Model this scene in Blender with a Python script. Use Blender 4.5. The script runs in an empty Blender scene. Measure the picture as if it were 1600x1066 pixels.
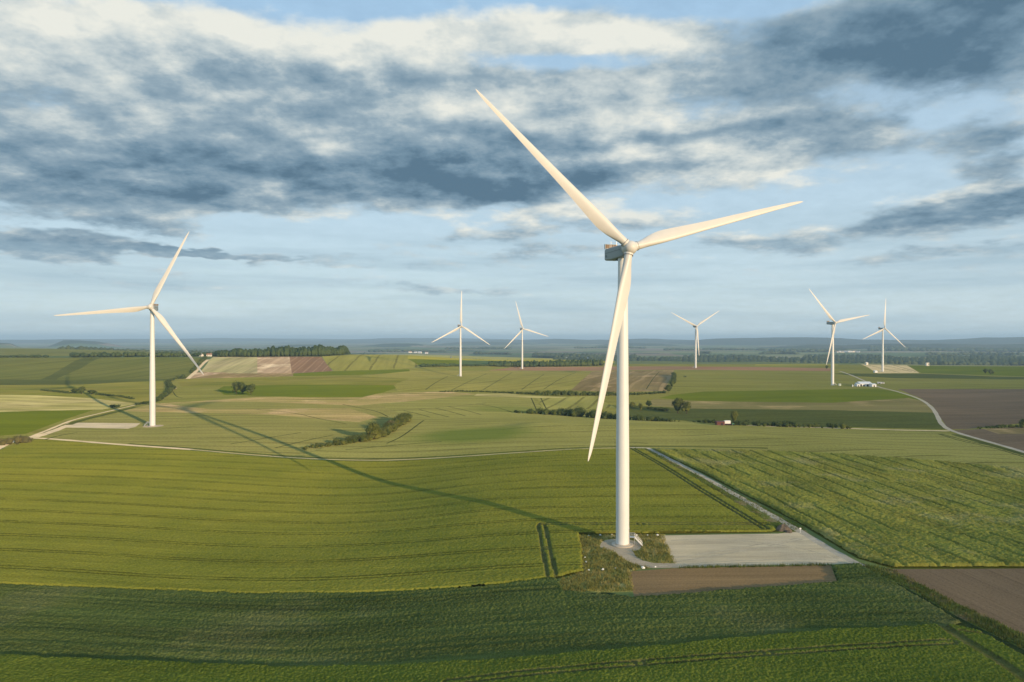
import bpy, math, random
import numpy as np
from mathutils import Vector, Matrix
from mathutils.geometry import delaunay_2d_cdt

sc = bpy.context.scene
col = sc.collection
rnd = random.Random(7)
nrs = np.random.RandomState(11)
R = math.radians

# ------------------------------------------------------------ camera
F = 1067.0                    # focal length in photo pixels (24 mm on 36 mm)
CZ = 61.6                     # height of the drone over the foot of the nearest turbine
PITCH = math.atan(5 / F)
cd = bpy.data.cameras.new('camera'); cam = bpy.data.objects.new('camera', cd); col.objects.link(cam)
cd.lens = 24.0; cd.sensor_width = 36.0; cd.clip_start = 1.0; cd.clip_end = 200000
cam.location = (0, 0, CZ); cam.rotation_euler = (R(90) - PITCH, 0, 0)
sc.camera = cam

# ------------------------------------------------------------ light
SUN_EL, SUN_AZ = R(9.6), math.atan2(0.622, -0.783)     # azimuth clockwise from +Y
sdir = Vector((math.sin(SUN_AZ) * math.cos(SUN_EL), math.cos(SUN_AZ) * math.cos(SUN_EL), math.sin(SUN_EL)))
sl = bpy.data.lights.new('sun', 'SUN'); so = bpy.data.objects.new('sun', sl); col.objects.link(so)
sl.energy = 3.6; sl.angle = R(0.5); sl.color = (1.0, 0.74, 0.46)
so.rotation_euler = (-sdir).to_track_quat('-Z', 'Y').to_euler()
so.location = (0, 0, 400)
sc.view_settings.view_transform = 'Standard'; sc.view_settings.look = 'None'
sc.view_settings.gamma = 1; sc.view_settings.exposure = 0.5
sc.cycles.volume_bounces = 0
sc.cycles.max_bounces = 4
sc.cycles.diffuse_bounces = 2

# ------------------------------------------------------------ node helpers
class NT:
    def __init__(s, tree): s.t = tree; s.n = tree.nodes; s.l = tree.links
    def node(s, kind, **kw):
        n = s.n.new(kind)
        for k, v in kw.items(): setattr(n, k, v)
        return n
    def put(s, sock, v):
        if isinstance(v, bpy.types.NodeSocket): s.l.new(v, sock)
        elif v is not None: sock.default_value = v
    def m(s, op, a, b=None, c=None, clamp=False):
        n = s.n.new('ShaderNodeMath'); n.operation = op; n.use_clamp = clamp
        for i, v in enumerate((a, b, c)): s.put(n.inputs[i], v)
        return n.outputs[0]
    def v(s, op, a, b=None, out=0):
        n = s.n.new('ShaderNodeVectorMath'); n.operation = op
        s.put(n.inputs[0], a); s.put(n.inputs[1], b)
        return n.outputs['Value'] if op in ('LENGTH', 'DOT_PRODUCT', 'DISTANCE') else n.outputs[0]
    def comb(s, x, y, z=0.0):
        n = s.n.new('ShaderNodeCombineXYZ')
        for i, q in enumerate((x, y, z)): s.put(n.inputs[i], q)
        return n.outputs[0]
    def sep(s, v):
        n = s.n.new('ShaderNodeSeparateXYZ'); s.put(n.inputs[0], v); return n.outputs
    def noise(s, vec, scale, detail=3, rough=0.55, lac=2.0, out='Fac'):
        n = s.n.new('ShaderNodeTexNoise'); s.put(n.inputs['Vector'], vec)
        n.inputs['Scale'].default_value = scale; n.inputs['Detail'].default_value = detail
        n.inputs['Roughness'].default_value = rough; n.inputs['Lacunarity'].default_value = lac
        return n.outputs[out]
    def rng(s, x, a, b, c=0.0, d=1.0, smooth=False):
        n = s.n.new('ShaderNodeMapRange')
        if smooth: n.interpolation_type = 'SMOOTHSTEP'
        s.put(n.inputs[0], x)
        for i, q in enumerate((a, b, c, d)): s.put(n.inputs[i + 1], q)
        return n.outputs[0]
    def mix(s, f, a, b, mode='MIX'):
        n = s.n.new('ShaderNodeMix'); n.data_type = 'RGBA'; n.blend_type = mode
        s.put(n.inputs[0], f)
        for i, q in ((6, a), (7, b)):
            if isinstance(q, (tuple, list)): q = tuple(q) + ((1,) if len(q) == 3 else ())
            s.put(n.inputs[i], q)
        return n.outputs[2]

def srgb(r, g, b):
    f = lambda c: (c / 255) / 12.92 if c <= 10 else (((c / 255) + 0.055) / 1.055) ** 2.4
    return (f(r), f(g), f(b))

# ------------------------------------------------------------ world: sky and clouds, laid out by direction
def px_dir(px, py):
    """azimuth and elevation of a direction given as a photo position"""
    u = (px - 800) / F; v = (528 - py) / F
    return math.atan(u), math.atan(v * math.cos(math.atan(u)))

w = bpy.data.worlds.new('World'); sc.world = w; w.use_nodes = True
W = NT(w.node_tree); W.n.clear()
out = W.node('ShaderNodeOutputWorld'); bg = W.node('ShaderNodeBackground')
W.l.new(bg.outputs[0], out.inputs[0])
sky = W.node('ShaderNodeTexSky', sky_type='NISHITA', sun_disc=False)
sky.sun_elevation = SUN_EL; sky.sun_rotation = SUN_AZ; sky.altitude = 200
sky.air_density = 1.0; sky.dust_density = 1.5; sky.ozone_density = 2.0
tc = W.node('ShaderNodeTexCoord').outputs['Generated']
dx, dy, dz = W.sep(tc)
az = W.m('ARCTAN2', dx, dy)
el = W.m('ARCSINE', dz)
zc = W.m('MAXIMUM', dz, 0.0)
den = W.m('ADD', zc, 0.20)
plane = W.comb(W.m('DIVIDE', dx, den), W.m('DIVIDE', dy, den), 0.0)
SK = 0.085                                             # sky strength
warp = W.noise(plane, 2.4, 4, 0.6, out='Color')
warpv = W.v('MULTIPLY', W.v('SUBTRACT', warp, (0.5, 0.5, 0.5)), (0.13, 0.055, 0.0))
uv = W.v('ADD', W.comb(az, el, 0.0), warpv)

def blobs(lst):
    acc = None
    for (px, py, rx, ry, wt) in lst:
        a, e = px_dir(px, py)
        ru = rx / F * math.cos(a) ** 2; rv = ry / F
        q = W.v('MULTIPLY', W.v('SUBTRACT', uv, (a, e, 0.0)), (1 / ru, 1 / rv, 0.0))
        d = W.v('LENGTH', q)
        g = W.rng(d, 1.45, 0.25, 0.0, wt, smooth=True)
        acc = g if acc is None else W.m('ADD', acc, g)
    return acc
DENS = [(300, 50, 640, 40, .75), (820, 55, 300, 30, .6), (450, 125, 560, 40, .6), (420, 215, 640, 105, .75),
        (110, 290, 330, 75, .5), (760, 280, 330, 42, .6), (330, 325, 230, 34, .45), (1020, 180, 330, 70, .5),
        (1060, 235, 300, 34, .5), (1120, 282, 200, 26, .35), (1480, 40, 270, 90, .72), (1200, 75, 170, 50, .45), (1270, 200, 120, 40, .4), (1400, 220, 120, 34, .4), (1560, 240, 90, 44, .6),
        (1500, 328, 190, 34, .75), (1250, 372, 170, 22, .5), (900, 345, 200, 22, .45), (720, 368, 170, 12, .35), (80, 383, 150, 14, .9), (300, 399, 170, 5, .7),
        (860, 395, 180, 14, .35), (560, 412, 300, 9, .25), (1480, 400, 160, 12, .45), (700, 455, 160, 8, .35), (200, 440, 260, 10, .25), (1000, 60, 200, 40, .3),
        (480, 355, 300, 16, -.6), (1330, 150, 60, 34, -.25), (1460, 175, 90, 20, -.25), (1240, 315, 200, 22, -.35), (1130, 8, 180, 22, -.5), (1000, -10, 200, 10, -.4), (880, 108, 130, 12, -.3)]
BRIGHT = [(300, 52, 680, 60, .9), (820, 48, 300, 32, .6), (1010, 62, 150, 24, .45), (600, 165, 200, 22, .35), (880, 165, 230, 34, .6), (1060, 190, 200, 20, .4), (1090, 236, 280, 20, .75),
          (400, 300, 50, 22, .5), (260, 170, 90, 14, .3), (210, 285, 90, 12, .3), (510, 328, 60, 12, .5), (500, 225, 40, 14, .45), (1130, 278, 170, 20, .7), (90, 110, 230, 60, .35),
          (900, 338, 260, 16, .7), (1450, 303, 160, 9, .5), (1220, 360, 160, 7, .3), (130, 245, 80, 12, .25), (590, 200, 100, 12, .25), (330, 185, 300, 50, .10),
          (1480, 50, 260, 100, -.38), (480, 118, 460, 24, -.35), (640, 292, 420, 22, -.35), (90, 340, 220, 30, -.2), (900, 292, 120, 16, -.3), (1500, 335, 190, 20, -.2), (1280, 200, 130, 34, -.2)]
Db = blobs(DENS); Bb = blobs(BRIGHT)
n1 = W.noise(plane, 3.3, 10, 0.60)
n1b = W.noise(W.v('ADD', plane, (0.055, -0.075, 0.0)), 3.3, 10, 0.60)
n2 = W.noise(W.v('MULTIPLY', plane, (1.0, 1.0, 1.0)), 11.0, 7, 0.62)
# density
fb = W.m('ADD', W.m('MULTIPLY', W.m('SUBTRACT', n1, 0.5), 1.7), W.m('MULTIPLY', W.m('SUBTRACT', n2, 0.5), 0.6))
dens = W.m('ADD', W.m('ADD', Db, fb), -0.08)
cov = W.rng(dens, -0.02, 0.50, 0.0, 1.0, smooth=True)
lowfade = W.rng(el, 0.015, 0.10, 0.0, 1.0, smooth=True)
cov = W.m('MULTIPLY', cov, lowfade)
# brightness: lit edges towards the sun, dark thick bases
lit = W.m('MULTIPLY', W.m('SUBTRACT', n1, n1b), 1.9)
tone = W.m('ADD', W.m('ADD', W.m('MULTIPLY', Bb, 0.68), lit), W.rng(dens, 0.10, 1.1, 0.60, 0.20))
tone = W.m('ADD', tone, W.m('ADD', W.m('MULTIPLY', W.m('SUBTRACT', n2, 0.5), 0.50), W.m('MULTIPLY', W.m('SUBTRACT', W.noise(plane, 30.0, 5, .6), .5), .22)), clamp=True)
cr = W.node('ShaderNodeValToRGB'); W.put(cr.inputs[0], tone)
ce = cr.color_ramp.elements
EXPK = 0.74
def crc(r, g, b): return tuple(c * EXPK for c in srgb(r, g, b)) + (1,)
ce[0].position = 0.0; ce[0].color = crc(88, 117, 138)
ce[1].position = 1.0; ce[1].color = crc(231, 232, 223)
for p, c in ((0.22, (114, 142, 161)), (0.48, (148, 169, 182)), (0.75, (196, 206, 207))):
    e_ = ce.new(p); e_.color = crc(*c)
# clear air: the sky model, plus thin high veil that whitens it
skyc = W.mix(1.0, sky.outputs[0], (SK, SK, SK, 1), 'MULTIPLY')
veil = W.rng(W.m('ADD', n2, W.m('MULTIPLY', n1, 0.6)), 0.55, 1.2, 0.72, 0.95)
veilc = W.mix(W.rng(el, 0.0, 0.45, 0.0, 1.0), crc(212, 231, 238), crc(172, 207, 236))
base = W.mix(veil, skyc, veilc)
final = W.mix(cov, base, cr.outputs[0])
# low hazy bands of thin cloud over the horizon
bn = W.noise(W.comb(W.m('MULTIPLY', az, 2.2), W.m('MULTIPLY', el, 34.0)), 1.0, 4, 0.55)
bf = W.m('MULTIPLY', W.rng(bn, 0.38, 0.70, 0.0, 0.6, smooth=True), W.m('MULTIPLY', W.rng(el, 0.0, 0.03, 0.3, 1.0), W.rng(el, 0.10, 0.20, 1.0, 0.0, smooth=True)))
final = W.mix(bf, final, crc(158, 184, 199))
# below the horizon: dull ground colour so that the sky dome never glows from beneath
final = W.mix(W.rng(dz, -0.02, -0.002, 0.0, 1.0), crc(110, 125, 110), final)
W.put(bg.inputs[0], final); bg.inputs[1].default_value = 1.0

# ------------------------------------------------------------ terrain
# control points: (photo column, distance, height relative to the camera)
CP = [(-500, 60, -63), (0, 60, -62), (800, 60, -62), (1600, 60, -62), (2300, 60, -62),
      (-600, 120, -64), (0, 130, -63), (450, 130, -66), (800, 125, -63), (1200, 125, -61.5), (1600, 130, -61.5), (2300, 130, -61),
      (-600, 185, -61), (0, 180, -62.5), (220, 180, -64.8), (450, 180, -66), (800, 180, -62.6), (970, 202, -61.57), (1250, 205, -61.6), (1600, 185, -61.4), (2300, 185, -60),
      (0, 260, -62.5), (220, 260, -64.4), (450, 260, -66.9), (560, 260, -67.2), (680, 260, -64.8), (760, 260, -62.3), (850, 260, -61.6), (520, 310, -67.8), (610, 315, -67.2), (720, 310, -63.6), (820, 310, -61.2), (720, 370, -64.6), (1000, 260, -61.2), (1300, 260, -61.2), (1600, 260, -62), (2300, 260, -61),
      (-600, 420, -61), (0, 415, -62.5), (200, 400, -63.5), (450, 370, -66.2), (600, 365, -67.4), (800, 380, -62.3), (985, 378, -61.4), (1200, 372, -61.2), (1600, 318, -61.2),
      (1300, 450, -65), (1450, 470, -66.5), (1600, 370, -63), (1000, 470, -62.8), (900, 450, -62), (740, 440, -62.5), (620, 430, -65.5), (540, 410, -67),
      (238, 502, -65.65), (0, 600, -64), (150, 600, -65), (400, 560, -65), (640, 560, -65.5), (800, 520, -62.8), (900, 600, -69), (1050, 590, -69), (1200, 540, -67.5), (1480, 500, -67), (1700, 420, -64),
      (2300, 420, -60), (1600, 560, -67),
      (0, 750, -64), (250, 740, -66), (500, 740, -63), (750, 740, -63.5), (950, 760, -67), (1200, 720, -67), (1450, 730, -67), (1700, 720, -66), (2300, 700, -62),
      (-600, 900, -55), (0, 900, -64), (250, 960, -67), (450, 900, -62), (700, 900, -63), (900, 900, -64), (1100, 900, -64), (1302, 954, -66.9), (1600, 900, -67),
      (0, 1050, -60), (200, 1100, -60), (300, 1150, -58), (450, 1080, -60), (600, 1100, -61), (719, 1187, -67.1), (900, 1150, -64), (1380, 1377, -68.9), (1200, 1200, -64.5), (1600, 1200, -67),
      (-600, 1400, -36), (0, 1350, -41), (150, 1350, -41), (300, 1350, -40), (380, 1350, -38), (480, 1350, -38.5), (560, 1400, -41), (640, 1500, -42), (740, 1550, -52), (815, 1490, -67.7), (900, 1550, -66),
      (1087, 1430, -63.3), (1250, 1500, -61), (1450, 1500, -64), (1600, 1500, -66), (2300, 1500, -62),
      (0, 1900, -50), (200, 1900, -52), (450, 1700, -42), (700, 1900, -62), (850, 1950, -63), (1050, 1900, -66), (1300, 1800, -66), (1600, 1750, -72),
      (-200, 2400, -40), (0, 2400, -38), (150, 2400, -42), (320, 2400, -62), (500, 2600, -105), (800, 2600, -108), (1100, 2600, -110), (1600, 2500, -110), (2300, 2500, -100),
      (-600, 3500, -80), (0, 3500, -85), (300, 3500, -105), (800, 3500, -112), (1300, 3500, -112), (1900, 3500, -112),
      (-600, 7000, -105), (100, 7000, -110), (800, 7000, -115), (1600, 7000, -115), (2300, 7000, -110),
      (-600, 15000, -120), (400, 15000, -125), (1200, 15000, -120), (2300, 15000, -120),
      (-600, 42000, -130), (400, 42000, -130), (1200, 42000, -130), (2300, 42000, -130)]
cu = np.array([math.atan((c[0] - 800) / F) for c in CP]); cv = np.log([c[1] for c in CP]) * 1.0
# distances above are depths; turn them into ranges
cv = np.log(np.array([c[1] for c in CP]) / np.cos(cu)); czv = np.array([c[2] for c in CP], float)
n = len(CP)
def tps(r2): return np.where(r2 > 1e-12, 0.5 * r2 * np.log(np.maximum(r2, 1e-12)), 0.0)
K = tps((cu[:, None] - cu[None]) ** 2 + (cv[:, None] - cv[None]) ** 2) + np.eye(n) * 0.0006
P = np.stack([np.ones(n), cu, cv], 1)
A = np.zeros((n + 3, n + 3)); A[:n, :n] = K; A[:n, n:] = P; A[n:, :n] = P.T
coef = np.linalg.solve(A, np.concatenate([czv, np.zeros(3)]))
# ridges far away: (column, distance, half width in columns, rise, depth sigma as a fraction)
RIDGE = [(1480, 11500, 330, 78, .10), (1200, 12000, 130, 70, .08), (1800, 11000, 300, 84, .12), (1330, 7400, 110, 34, .07), (1520, 7600, 170, 44, .08), (1750, 7600, 150, 46, .08),
         (1080, 15000, 120, 75, .1), (930, 14000, 90, 70, .08), (820, 16000, 80, 80, .08), (700, 20000, 120, 70, .1), (560, 17000, 90, 50, .1), (470, 9000, 30, 30, .05), (560, 22000, 200, 80, .1),
         (108, 8000, 26, 92, .04), (152, 8200, 18, 68, .03), (250, 20000, 170, 90, .1), (60, 15000, 160, 80, .1), (0, 6500, 26, 66, .05), (-200, 8000, 120, 70, .1), (620, 9500, 40, 42, .04),
         (990, 10000, 50, 40, .04), (1270, 9000, 40, 36, .04), (760, 12000, 60, 50, .05), (380, 30000, 150, 110, .1)]
def segd(X, Y, a, b):
    dx_, dy_ = b[0] - a[0], b[1] - a[1]; t = np.clip(((X - a[0]) * dx_ + (Y - a[1]) * dy_) / (dx_ * dx_ + dy_ * dy_), 0, 1)
    return np.hypot(X - a[0] - t * dx_, Y - a[1] - t * dy_)
def hgt(x, y):
    """ground height (world z) at x, y; numpy arrays"""
    x = np.asarray(x, float); y = np.asarray(y, float); sh = x.shape
    x = x.ravel(); y = y.ravel(); res = np.empty(len(x))
    for i in range(0, len(x), 20000):
        xs, ys = x[i:i + 20000], y[i:i + 20000]
        a = np.arctan2(xs, ys); r = np.hypot(xs, ys)
        v = np.log(np.clip(r, 60, 60000)); ac = np.clip(a, -1.05, 1.05)
        z = tps((ac[:, None] - cu) ** 2 + (v[:, None] - cv) ** 2) @ coef[:n] + coef[n] + coef[n + 1] * ac + coef[n + 2] * v
        t = np.clip((np.abs(a) - 1.05) / 1.2, 0, 1); t = t * t * (3 - 2 * t)
        flat = -62 - 50 * np.clip((r - 2000) / 4000, 0, 1)
        z = z * (1 - t) + flat * t
        nr = np.clip((r - 60) / 60, 0, 1); z = z * nr + (-62.5) * (1 - nr)
        for (px, D, hw, rise, sg) in RIDGE:
            a0 = math.atan((px - 800) / F); r0 = D / math.cos(a0); aw = hw / F * math.cos(a0) ** 2
            da = np.abs(a - a0 + 0.10 * aw * np.sin(r / 900.0)) / aw
            z = z + rise * np.exp(-da ** 4 * 0.7) * np.exp(-(np.log(np.maximum(r, 1) / r0) / sg) ** 2 / 2) * (1 + 0.06 * np.sin(a * 70 + px) + 0.04 * np.sin(a * 163 + px))
        # slow natural undulation
        z = z + (0.8 * np.sin(xs / 47 + 1.3 * np.sin(ys / 83)) + 0.4 * np.sin(ys / 61 + 0.8 * np.sin(xs / 71 + 2))) * np.clip((r - 150) / 300, 0, 1)
        a_, b_, c_ = (20.0, 470.0), (118.0, 440.0), (232.0, 330.0)
        dd = np.minimum(segd(xs, ys, a_, b_), segd(xs, ys, b_, c_)); dd = np.minimum(dd, segd(xs, ys, c_, (330.0, 285.0)))
        z = z + 3.2 * np.exp(-(dd / 21) ** 2)
        res[i:i + 20000] = z + CZ
    return res.reshape(sh)
def h1(x, y): return float(hgt(np.array([x]), np.array([y]))[0])

cP, sP = math.cos(PITCH), math.sin(PITCH)
TS = np.exp(np.linspace(math.log(62), math.log(60000), 700))
def unproj(pts):
    """photo positions to ground points (first place where the sight line meets the terrain)"""
    res = []
    for px, py in pts:
        a = (px - 800) / F; b = (533 - py) / F
        d = np.array([a, cP + b * sP, -sP + b * cP]); d = d / d[1]
        g = hgt(d[0] * TS, TS) - (CZ + d[2] * TS)
        k = np.argmax(g > 0)
        if g[k] <= 0: k = len(TS) - 1
        lo, hi = (TS[k - 1] if k > 0 else 61.0), TS[k]
        for _ in range(4):
            q = np.linspace(lo, hi, 9); gg = hgt(d[0] * q, q) - (CZ + d[2] * q)
            j = int(np.argmax(gg > 0)); j = max(j, 1); lo, hi = q[j - 1], q[j]
        t = (lo + hi) / 2
        res.append((d[0] * t, t))
    return res
def U(px, py):
    x, y = unproj([(px, py)])[0]; return Vector((x, y, h1(x, y)))

# ------------------------------------------------------------ materials
def make_mat(name, rough=0.9, spec=0.2, drough=0.0):
    m = bpy.data.materials.new(name); m.use_nodes = True
    T = NT(m.node_tree); b = T.n['Principled BSDF']
    b.inputs['Roughness'].default_value = rough; b.inputs['Specular IOR Level'].default_value = spec; b.inputs['Diffuse Roughness'].default_value = drough * .6
    return m, T, b

def field_mat(name, ca, cb, ang=0.0, spacing=0.0, lw=1.0, ldark=0.55, streak=0.25, swid=3.0, slen=60.0, grain=0.25, gsize=1.2,
              patch=90.0, bump=0.5, off=0.0, pair=0.0, cc=None, extra=None, lcol=None):
    m, T, b = make_mat(name, 1.0, 0.0, 1.0)
    pos = T.node('ShaderNodeNewGeometry').outputs['Position']
    p = T.v('MULTIPLY', pos, (1, 1, 0.0))
    ca_, sa_ = math.cos(ang), math.sin(ang)
    along = T.v('DOT_PRODUCT', p, (ca_, sa_, 0)); across = T.v('DOT_PRODUCT', p, (-sa_, ca_, 0))
    big = T.noise(p, 1 / patch, 3, 0.6)
    c = T.mix(T.rng(big, 0.32, 0.68, smooth=True), ca, cb)
    if cc:
        c = T.mix(T.rng(T.noise(T.v('ADD', p, (313., 77., 0)), 1.7 / patch, 4, 0.65), 0.52, 0.66, smooth=True), c, cc)
    st = T.noise(T.comb(T.m('DIVIDE', along, slen), T.m('DIVIDE', across, swid)), 1.0, 3, 0.65)
    st2 = T.noise(T.comb(T.m('DIVIDE', along, slen * 2.5), T.m('DIVIDE', across, swid * 5)), 1.0, 2, 0.5)
    g = T.noise(p, 1 / gsize, 2, 0.7)
    f = T.m('ADD', T.rng(st, 0.25, 0.75, 1 - streak, 1 + streak), T.m('ADD', T.rng(g, 0.25, 0.75, -grain, grain), T.rng(st2, 0.3, 0.7, -streak * .7, streak * .7)))
    c = T.mix(1.0, c, T.comb(f, f, f), 'MULTIPLY')
    if spacing:
        wob = T.m('MULTIPLY', T.m('SUBTRACT', T.noise(p, 1 / 120., 1, .5), .5), 0.0 if pair else 6.0)
        s = T.m('ADD', T.m('SUBTRACT', across, off), wob)
        fr = T.m('ABSOLUTE', T.m('MULTIPLY', T.m('SUBTRACT', T.m('FRACT', T.m('ADD', T.m('DIVIDE', s, spacing), 0.5)), 0.5), spacing))
        if pair: fr = T.m('ABSOLUTE', T.m('SUBTRACT', fr, pair))
        ln = T.rng(fr, lw * 0.5, lw * 0.5 + 0.25 * lw, 1.0, 0.0)
        brk = T.rng(T.noise(T.comb(T.m('DIVIDE', along, 25.0), T.m('DIVIDE', across, spacing)), 1.0, 3, 0.7), 0.33, 0.50)
        ln = T.m('MULTIPLY', ln, brk)
        c = T.mix(T.m('MULTIPLY', ln, ldark), c, lcol or tuple(x * 0.28 for x in ca))
    if extra: c = extra(T, p, c)
    T.put(b.inputs['Base Color'], c)
    if bump:
        bm = T.node('ShaderNodeBump'); bm.inputs['Strength'].default_value = bump; bm.inputs['Distance'].default_value = gsize * 0.25
        T.put(bm.inputs['Height'], T.m('ADD', g, T.m('MULTIPLY', st, .6))); T.l.new(bm.outputs[0], b.inputs['Normal'])
    return m

def spots(lst, colr):
    """smooth-edged patches of another colour mixed in at (x, y, rx, ry, amount)"""
    def ex(T, p, c):
        wv = T.v('MULTIPLY', T.v('SUBTRACT', T.noise(p, 1 / 25., 3, .6, out='Color'), (.5, .5, .5)), (14, 14, 0))
        q0 = T.v('ADD', p, wv)
        for (x, y, rx, ry, am) in lst:
            q = T.v('LENGTH', T.v('MULTIPLY', T.v('SUBTRACT', q0, (x, y, 0)), (1 / rx, 1 / ry, 0)))
            c = T.mix(T.rng(q, 1.25, 0.45, 0, am, smooth=True), c, colr)
        return c
    return ex

GA = 0.80
def k(c, s=1.0): return tuple(v * s * GA for v in c)
OLIVE = (0.245, 0.24, 0.036); OLIVE2 = (0.185, 0.20, 0.030)
GREEN = (0.10, 0.17, 0.022); DGREEN = (0.055, 0.095, 0.026)
PALE = (0.265, 0.25, 0.085); TAN = (0.42, 0.33, 0.16); SAND = (0.56, 0.46, 0.27)
BROWN = (0.20, 0.135, 0.075); DBROWN = (0.13, 0.095, 0.06); RED = (0.33, 0.19, 0.105)

M = {}
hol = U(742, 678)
M['wheat'] = field_mat('wheat_crop', k(OLIVE), k(OLIVE2), 0, 15.3, .55, .8, .14, 1.1, 50, .34, .6, 55, .7, off=184.4, pair=0.95)
M['wheat_ground'] = field_mat('wheat_ground', k(OLIVE2, .5), k(OLIVE2, .4), 0, bump=.3)
M['dark_crop'] = field_mat('dark_crop', k((.120, .145, .038)), k((.088, .120, .032)), 0, 0, streak=.28, swid=1.7, slen=30, grain=.40, gsize=.4, patch=60, bump=.6, cc=(.105, .12, .040))
M['green_crop'] = field_mat('green_crop', k((.155, .185, .028)), k((.12, .16, .024)), 0.05, 0, streak=.15, swid=2.5, slen=40, grain=.35, gsize=.6, patch=50, bump=.6)
M['rough_crop'] = field_mat('rough_crop', k((.27, .26, .050)), k((.20, .215, .042)), R(96), 0, streak=.28, swid=2.2, slen=14, grain=.30, gsize=.9, patch=45, bump=.6, cc=(.24, .225, .075))
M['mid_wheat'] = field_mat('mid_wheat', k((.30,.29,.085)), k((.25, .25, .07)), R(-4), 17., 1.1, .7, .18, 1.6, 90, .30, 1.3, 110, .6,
                           extra=spots([(hol.x, hol.y, 42, 34, .75), (U(800, 640).x, U(800, 640).y, 50, 30, .45)], (.085, .13, .02)))  # two soft-edged patches of darker green in the base colour
M['mid_wheat_left'] = field_mat('mid_wheat_left', k((.275, .26, .08)), k((.235, .235, .068)), R(3), 18., 1.2, .65, .2, 2, 90, .30, 1.4, 90, .6)
M['tan'] = field_mat('ripening_field', k((.40, .31, .13)), k((.30, .265, .09)), R(4), 0, streak=.35, swid=2.5, slen=60, grain=.3, gsize=1.6, patch=80, cc=(.40, .30, .15))
M['straw'] = field_mat('straw_field', k((.48, .42, .18)), k((.32, .30, .10)), R(-6), 0, streak=.45, swid=4, slen=70, grain=.15, gsize=2, patch=70)
M['vivid'] = field_mat('vivid_green_field', k((.15, .18, .014)), k((.125, .16, .015)), R(4), 0, streak=.12, swid=6, slen=120, grain=.12, gsize=2, patch=120)
M['mead'] = field_mat('meadow', k((.19, .20, .035)), k((.24, .22, .05)), R(12), 0, streak=.25, swid=6, slen=60, grain=.15, gsize=2, patch=90)
M['slope'] = field_mat('slope_field', k((.155, .165, .04)), k((.13, .15, .035)), R(70), 42., 3.0, .35, .2, 12, 200, .12, 3, 160)
M['slope_stripe'] = field_mat('striped_slope_field', k((.30, .285, .07)), k((.27, .265, .06)), R(98), 40., 3.2, .6, .14, 8, 200, .1, 3, 150)
M['pale'] = field_mat('pale_green_field', k((.30, .275, .07)), k((.25, .24, .058)), R(60), 30., 1.8, .6, .2, 5, 120, .22, 2.5, 160)
M['pale_flat'] = field_mat('pale_level_field', k((.25, .24, .06)), k((.21, .215, .05)), R(2), 34., 1.8, .5, .2, 5, 160, .22, 2.5, 200)
M['crest'] = field_mat('yellow_green_field', k((.36, .33, .055)), k((.32, .30, .055)), 0, 0, streak=.12, swid=12, slen=300, grain=.08, gsize=4, patch=200)
M['plough_pale'] = field_mat('pale_ploughed_field', k((.42, .37, .20)), k((.34, .32, .15)), R(95), 26., 5, .0, .35, 7, 160, .1, 3, 90)
M['plough_tan'] = field_mat('tan_ploughed_field', k((.44, .33, .21)), k((.34, .24, .145)), R(97), 26., 3, .35, .22, 9, 200, .1, 3, 90, lcol=(.55, .42, .28), cc=(.52, .42, .28))
M['plough_red'] = field_mat('red_ploughed_field', k((.25, .155, .09)), k((.22, .14, .085)), R(99), 15., 2.2, .35, .2, 6, 200, .1, 3, 90, lcol=(.38, .27, .17))
M['redstrip'] = field_mat('red_earth_field', k(RED), k((.30, .20, .115)), R(0), 0, streak=.2, swid=8, slen=200, grain=.08, gsize=3, patch=120)
M['brownfield'] = field_mat('brown_stubble_field', k((.25, .19, .085)), k((.22, .175, .075)), R(75), 40, 4, .4, .22, 8, 150, .1, 3, 100, cc=(.32, .23, .12), lcol=(.38, .28, .15))
M['soil'] = field_mat('brown_soil_field', k((.185, .14, .09)), k((.155, .12, .08)), R(10), 30., 1.6, .25, .15, 6, 150, .15, 2, 120, lcol=(.22, .165, .11))
M['soil_near'] = field_mat('bare_soil', k((.30, .20, .095)), k((.26, .18, .09)), R(2), 0, streak=.20, swid=.7, slen=40, grain=.25, gsize=.5, patch=30, bump=.6)
M['soil_right'] = field_mat('bare_soil_right', k((.225, .16, .095)), k((.20, .145, .088)), R(97), 0, streak=.16, swid=.9, slen=60, grain=.28, gsize=.5, patch=40, bump=.6)
M['tanband'] = field_mat('tan_green_field', k((.23, .20, .08)), k((.20, .185, .065)), R(1), 0, streak=.22, swid=8, slen=150, grain=.12, gsize=2, patch=100, cc=(.28, .22, .10))
M['dband'] = field_mat('dark_meadow', k((.10, .115, .03)), k((.085, .105, .03)), R(2), 0, streak=.18, swid=8, slen=70, grain=.2, gsize=3, patch=70)
M['rape'] = field_mat('yellow_strip_field', k((.31, .30, .085)), k((.25, .255, .07)), R(75), 17, 2.4, .6, .15, 6, 90, .1, 2, 60)
M['grass'] = field_mat('rough_grass', k((.22, .225, .06)), k((.30, .27, .075)), 0, 0, streak=.2, swid=1.2, slen=2.5, grain=.5, gsize=.45, patch=9, bump=.8, cc=(.42, .35, .13))
M['verge'] = field_mat('verge_grass', k((.11, .15, .03)), k((.16, .18, .045)), R(96), 0, streak=.4, swid=.8, slen=20, grain=.4, gsize=.6, patch=12, bump=.6, cc=(.2, .17, .08))
M['sandy'] = field_mat('sandy_field', k((.80, .62, .34)), k((.66, .53, .27)), R(150), 26., 6, .6, .2, 9, 60, .1, 3, 80, lcol=(.25, .21, .09))
M['gravel'] = field_mat('gravel', k((.60, .51, .34)), k((.50, .44, .31)), R(2), 0, streak=.20, swid=1.1, slen=18, grain=.22, gsize=.35, patch=14, bump=.35, cc=(.44, .38, .27))
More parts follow.
